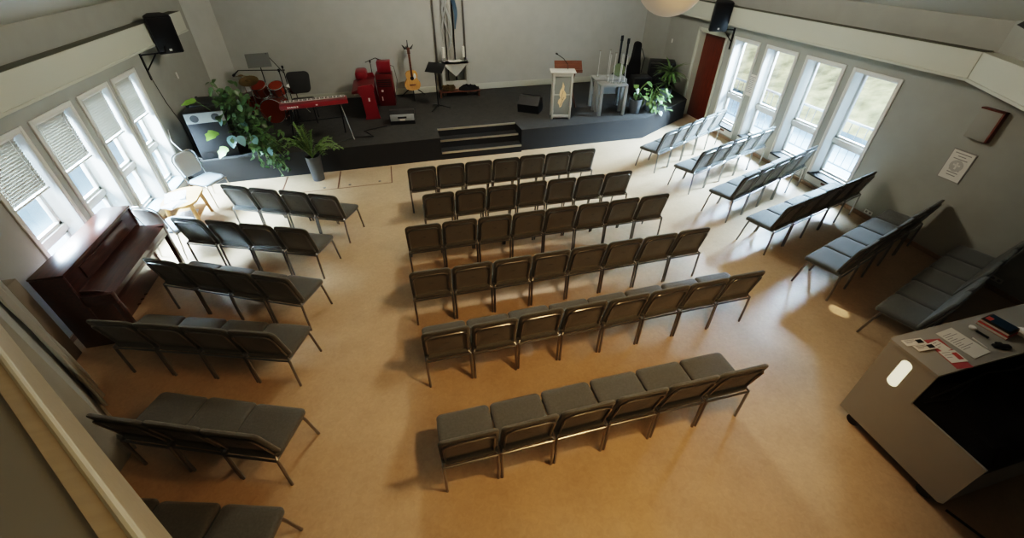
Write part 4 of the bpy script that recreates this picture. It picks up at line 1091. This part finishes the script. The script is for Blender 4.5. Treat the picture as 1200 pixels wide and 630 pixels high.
# mixer under black cover
def cover(bm):
    nx, ny = 26, 14; g = []; rn = random.Random(8)
    for i in range(nx):
        row = []
        for j in range(ny):
            x = .05+1.75*i/(nx-1); y = -.96+.86*j/(ny-1)
            z = .66+.10+.10*(j/(ny-1))+.03*math.sin(i*.9+j*.5)+.018*rn.random()
            if i in (0, nx-1) or j in (0, ny-1): z = .642
            row.append(bm.verts.new((x, y, z)))
        g.append(row)
    for i in range(nx-1):
        for j in range(ny-1): bm.faces.new((g[i][j], g[i+1][j], g[i+1][j+1], g[i][j+1]))
solo('mixer_dust_cover', M['blackf'], cover, 'crumpled black dust cover over the mixing console in the desk well', 'cover', None, (3.90, 1.60, 0), 0, 60)
def desk_at(x, y): return (x, y, 1.1165)
def dpos(u, v):  # points along the desktop measured in the room
    return (u, v, 1.1165)
DZ = 1.1165
def card(x, y, rz, w, h, lab, m='paper', grp=None, name='leaflet', z=0., mark=None, lines=3):
    t = thing(name, (x, y, DZ+z), R(rz), lab, name.replace('_', ' '), grp)
    part('sheet', t, M[m], lambda bm: box(bm, (-w/2, -h/2, 0), (w/2, h/2, .003)))
    if lines:
        part('print', t, M['ink'], lambda bm: [box(bm, (-w*.4, h*.35-k*h*.6/lines-.003, .003), (w*(.1+.25*math.sin(k*2.)), h*.35-k*h*.6/lines+.002, .0036)) for k in range(lines)])
    if mark: part('picture', t, M[mark], lambda bm: box(bm, (w*.12, -h*.3, .003), (w*.42, h*.3, .0038)))
    return t
card(4.048, 1.519, -6, .20, .065, 'small cream card with dark picture, nearest the desk corner', mark='black', name='info_card', grp='cream cards on the sound desk')
card(4.075, 1.446, -4, .20, .06, 'small cream card with dark picture, overlapping the pink folder', mark='black', name='info_card', grp='cream cards on the sound desk', z=.008)
card(4.205, 1.351, -9, .15, .31, 'pink paper folder lying under white leaflets on the desk', 'pink', name='paper_folder', lines=0)
card(4.219, 1.425, 5, .10, .11, 'white printed leaflet on the pink folder, the plain one', name='leaflet', z=.004)
card(4.205, 1.312, -8, .155, .12, 'white leaflet with red print block on the pink folder', mark='leaflet', name='leaflet', z=.004)
card(4.455, 1.408, 5, .215, .297, 'large white printed sheet in the middle of the sound desk', name='printed_sheet', lines=9)
def bookb(x, y, rz, w, h, th, z, m, lab, pm='paper'):
    t = thing('book', (x, y, DZ+z), R(rz), lab, 'book', 'books on the sound desk')
    part('pages', t, M['paper'], lambda bm: box(bm, (-w/2, -h/2+.003, .003), (w/2-.004, h/2-.003, th-.003)))
    part('cover', t, M[m], lambda bm: (box(bm, (-w/2, -h/2, 0), (w/2, h/2, .003)), box(bm, (-w/2, -h/2, th-.003), (w/2, h/2, th)), box(bm, (w/2-.004, -h/2, 0), (w/2, h/2, th))))
bookb(4.93, 1.455, 8, .17, .22, .026, 0, 'leaflet', 'thick cream paged book at the bottom under the tablet')
bookb(4.945, 1.46, 7, .155, .21, .024, .027, 'moss', 'second cream paged book directly beneath the tablet')
t = thing('tablet_computer', (4.955, 1.462, DZ+.052), R(6), 'tablet with dark blue screen and red corner on the books', 'tablet')
part('case', t, M['black'], lambda bm: box(bm, (-.075, -.10, 0), (.075, .10, .009), bev=.003))
part('screen', t, M['tablet'], lambda bm: box(bm, (-.068, -.09, .009), (.068, .09, .0105)))
part('screen_patch', t, M['leaflet'], lambda bm: box(bm, (-.068, .05, .0105), (.0, .09, .0112)))
solo('crumpled_bag', M['paper'], lambda bm: rough(bm, .16, .16, .04, 10, 5, .4), 'crumpled white plastic bag on the desk beside the tablet', 'bag', None, (5.12, 1.34, DZ))
solo('cable_clip', M['black'], lambda bm: (box(bm, (-.07, -.018, 0), (.07, .018, .02), bev=.004), box(bm, (-.02, -.035, 0), (.03, .045, .015), bev=.004)), 'small black cable clip on the desk near its inner edge', 'clip', None, (4.73, 1.29, DZ), R(-18))
solo('pen', M['keys'], lambda bm: tube(bm, [(-.06, 0, .006), (.06, 0, .006)], .006, 6), 'white pen lying beside the large printed sheet', 'pen', None, (4.59, 1.365, DZ), R(-95))
solo('marker', M['black'], lambda bm: tube(bm, [(-.045, 0, .01), (.04, 0, .01), (.045, 0, .01)], .01, 8), 'black marker lying beside the stacked books', 'marker', None, (4.72, 1.43, DZ), R(-84))
solo('jar_lid', M['keys'], lambda bm: lathe(bm, [(.025, 0), (.028, .012), (.02, .02)], 14), 'small white lid next to the books on the sound desk', 'lid', None, (4.73, 1.515, DZ))
solo('desk_cable', M['black'], lambda bm: (tube(bm, [(.12, -.43, .80), (.3, -.46, .98), (.55, -.44, 1.02), (.9, -.46, .98), (1.3, -.45, 1.03)], .008, 6), tube(bm, [(.05, -.44, .78), (.2, -.5, .86), (.42, -.46, .95)], .006, 6)), 'loose black cables hanging below the desktop edge', 'cable', None, (3.90, 1.60, 0))
solo('floor_cable', M['black'], lambda bm: tube(bm, [(4.02, .60, .01), (4.1, .35, .01), (4.3, .1, .01), (4.6, -.2, .01)], .012, 6), 'black cable on the floor running from under the sound desk', 'cable')

# ------------------------------------------------------------------ outside
def hillf(bm):
    nx, ny = 40, 40; g = []; rn = random.Random(2)
    for i in range(nx):
        row = []
        for j in range(ny):
            x = 10.6+i*.55; y = -4+j*1.0
            z = -.35+max(0, (x-11.2))*.42+.25*rn.random()+.25*math.sin(x*.8+y*.5)
            row.append(bm.verts.new((x, y, z)))
        g.append(row)
    for i in range(nx-1):
        for j in range(ny-1): bm.faces.new((g[i][j], g[i+1][j], g[i+1][j+1], g[i][j+1]))
struct('ground_hillside', M['hill'], hillf, ang=80)
struct('ground_terrace', M['deck'], lambda bm: box(bm, (XR+.3, -4, -.4), (11.2, 30, -.06)))
t = thing('terrace_railing', (8.9, 8, -.06), 0, 'dark metal balcony railing outside the right windows', 'railing')
part('top_rail', t, M['frame'], lambda bm: box(bm, (-.02, -6, 1.03), (.02, 14, 1.07)))
part('bottom_rail', t, M['frame'], lambda bm: box(bm, (-.015, -6, .12), (.015, 14, .15)))
def bal(bm):
    for k in range(110):
        y = -5.9+k*.18
        if y > 13.9: break
        tube(bm, [(0, y, .13), (0, y, 1.04)], .009, 5)
b_ = part('baluster', t, M['frame'], bal); b_['kind'] = 'stuff'
struct('ground_yard', M['yard'], lambda bm: box(bm, (-16, -6, -.4), (XL-.3, 24, -.05)))
t = thing('neighbour_house', (-11, 9, -.05), 0, 'pale blue rendered house across the yard outside the left windows', 'house')
part('wall', t, M['facade'], lambda bm: box(bm, (-2, -11, 0), (0, 10, 4.5)))
for y in (-7, -4.2, -1.4, 1.4, 4.2): part('window', t, M['white'], lambda bm: (box(bm, (0, y-.6, .8), (.05, y+.6, 2.3)),))
part('roof', t, M['stagef'], lambda bm: prism(bm, [(-2.4, 4.5), (.4, 4.5), (-1, 5.8)], -11.3, 10.3, Matrix(((1, 0, 0, 0), (0, 0, 1, 0), (0, 1, 0, 0), (0, 0, 0, 1)))))

# ------------------------------------------------------------------ lights
def area(name, loc, target, sx, sy, power, col):
    l = bpy.data.lights.new(name, 'AREA'); l.shape = 'RECTANGLE'; l.size = sx; l.size_y = sy; l.energy = power; l.color = col; l.spread = R(118)
    o = bpy.data.objects.new(name, l); C.objects.link(o); o.location = loc
    d = Vector(target)-Vector(loc); o.rotation_euler = d.to_track_quat('-Z', 'Y').to_euler(); return o
area('sky_light_right', (XR+2.3, 8.2, 3.45), (XR, 7.7, 2.2), 4.2, 1.9, 5000, (.64, .82, 1.))
area('sky_light_left', (XL-2.1, 7.4, 3.45), (XL, 7.0, 2.2), 5.5, 1.9, 6800, (.70, .86, 1.))
def point(name, loc, power, col, r):
    l = bpy.data.lights.new(name, 'POINT'); l.energy = power; l.color = col; l.shadow_soft_size = r
    o = bpy.data.objects.new(name, l); C.objects.link(o); o.location = loc; return o
point('balcony_fill', (1.5, -.12, 3.75), 70, (1., .65, .31), .2)  # weak added point that only fills the desk and parapet
point('stage_fill', (2.6, 7.8, 5.2), 310, (1., .92, .80), .3)  # added fill to brighten the back wall, no lamp hangs here
hs = bpy.data.lights.new('hall_lamp', 'SPOT'); hs.energy = 290; hs.spot_size = R(98); hs.spot_blend = .9; hs.color = (1, .62, .30); hs.shadow_soft_size = .16
ho = bpy.data.objects.new('hall_lamp', hs); C.objects.link(ho); ho.location = (2.1, .9, 4.5)
ho.rotation_euler = (Vector((1.2, 3.1, 0))-ho.location).to_track_quat('-Z', 'Y').to_euler()
sp = bpy.data.lights.new('sun_patch_spot', 'SPOT'); sp.energy = 900; sp.spot_size = R(2.3); sp.spot_blend = .1; sp.color = (1, .85, .62); sp.shadow_soft_size = .01  # added narrow spot standing in for a sun patch on the floor
spo = bpy.data.objects.new('sun_patch_spot', sp); C.objects.link(spo); spo.location = (4.2, 5.2, 4.6)
spo.rotation_euler = (Vector((5.22, 2.78, 0))-spo.location).to_track_quat('-Z', 'Y').to_euler()
s = bpy.data.lights.new('sun', 'SUN'); s.energy = 2.6; s.angle = R(1); s.color = (1, .90, .70)
so = bpy.data.objects.new('sun', s); C.objects.link(so); so.rotation_euler = Vector((.30, .75, -.62)).to_track_quat('-Z', 'Y').to_euler()

w = bpy.data.worlds.new('World'); bpy.context.scene.world = w; w.use_nodes = True
bg = w.node_tree.nodes['Background']; bg.inputs[0].default_value = (.66, .80, 1., 1); bg.inputs[1].default_value = 1.1

# ------------------------------------------------------------------ camera
A, PT, RO, F = R(14.7), .6264, .0043, 491.1
right = Vector((math.cos(A), -math.sin(A), 0)); fwd = Vector((math.sin(A)*math.cos(PT), math.cos(A)*math.cos(PT), -math.sin(PT)))
up = right.cross(fwd)
r2 = right*math.cos(RO)+up*math.sin(RO); u2 = up*math.cos(RO)-right*math.sin(RO)
cam = bpy.data.cameras.new('camera'); co = bpy.data.objects.new('camera', cam); C.objects.link(co)
m = Matrix((r2, u2, -fwd)).transposed().to_4x4(); m.translation = (0, 0, 3.939)
co.matrix_world = m
cam.sensor_width = 36; cam.lens = F/1200*36; cam.shift_y = -(315-288.7)/1200; cam.clip_start = .02; cam.clip_end = 200
ROOT.camera = co
vs = ROOT.view_settings
vs.view_transform = 'Filmic'; vs.look = 'High Contrast'; vs.exposure = .22
ROOT.cycles.use_denoising = True
ROOT.cycles.max_bounces = 8; ROOT.cycles.diffuse_bounces = 4; ROOT.cycles.sample_clamp_indirect = 6
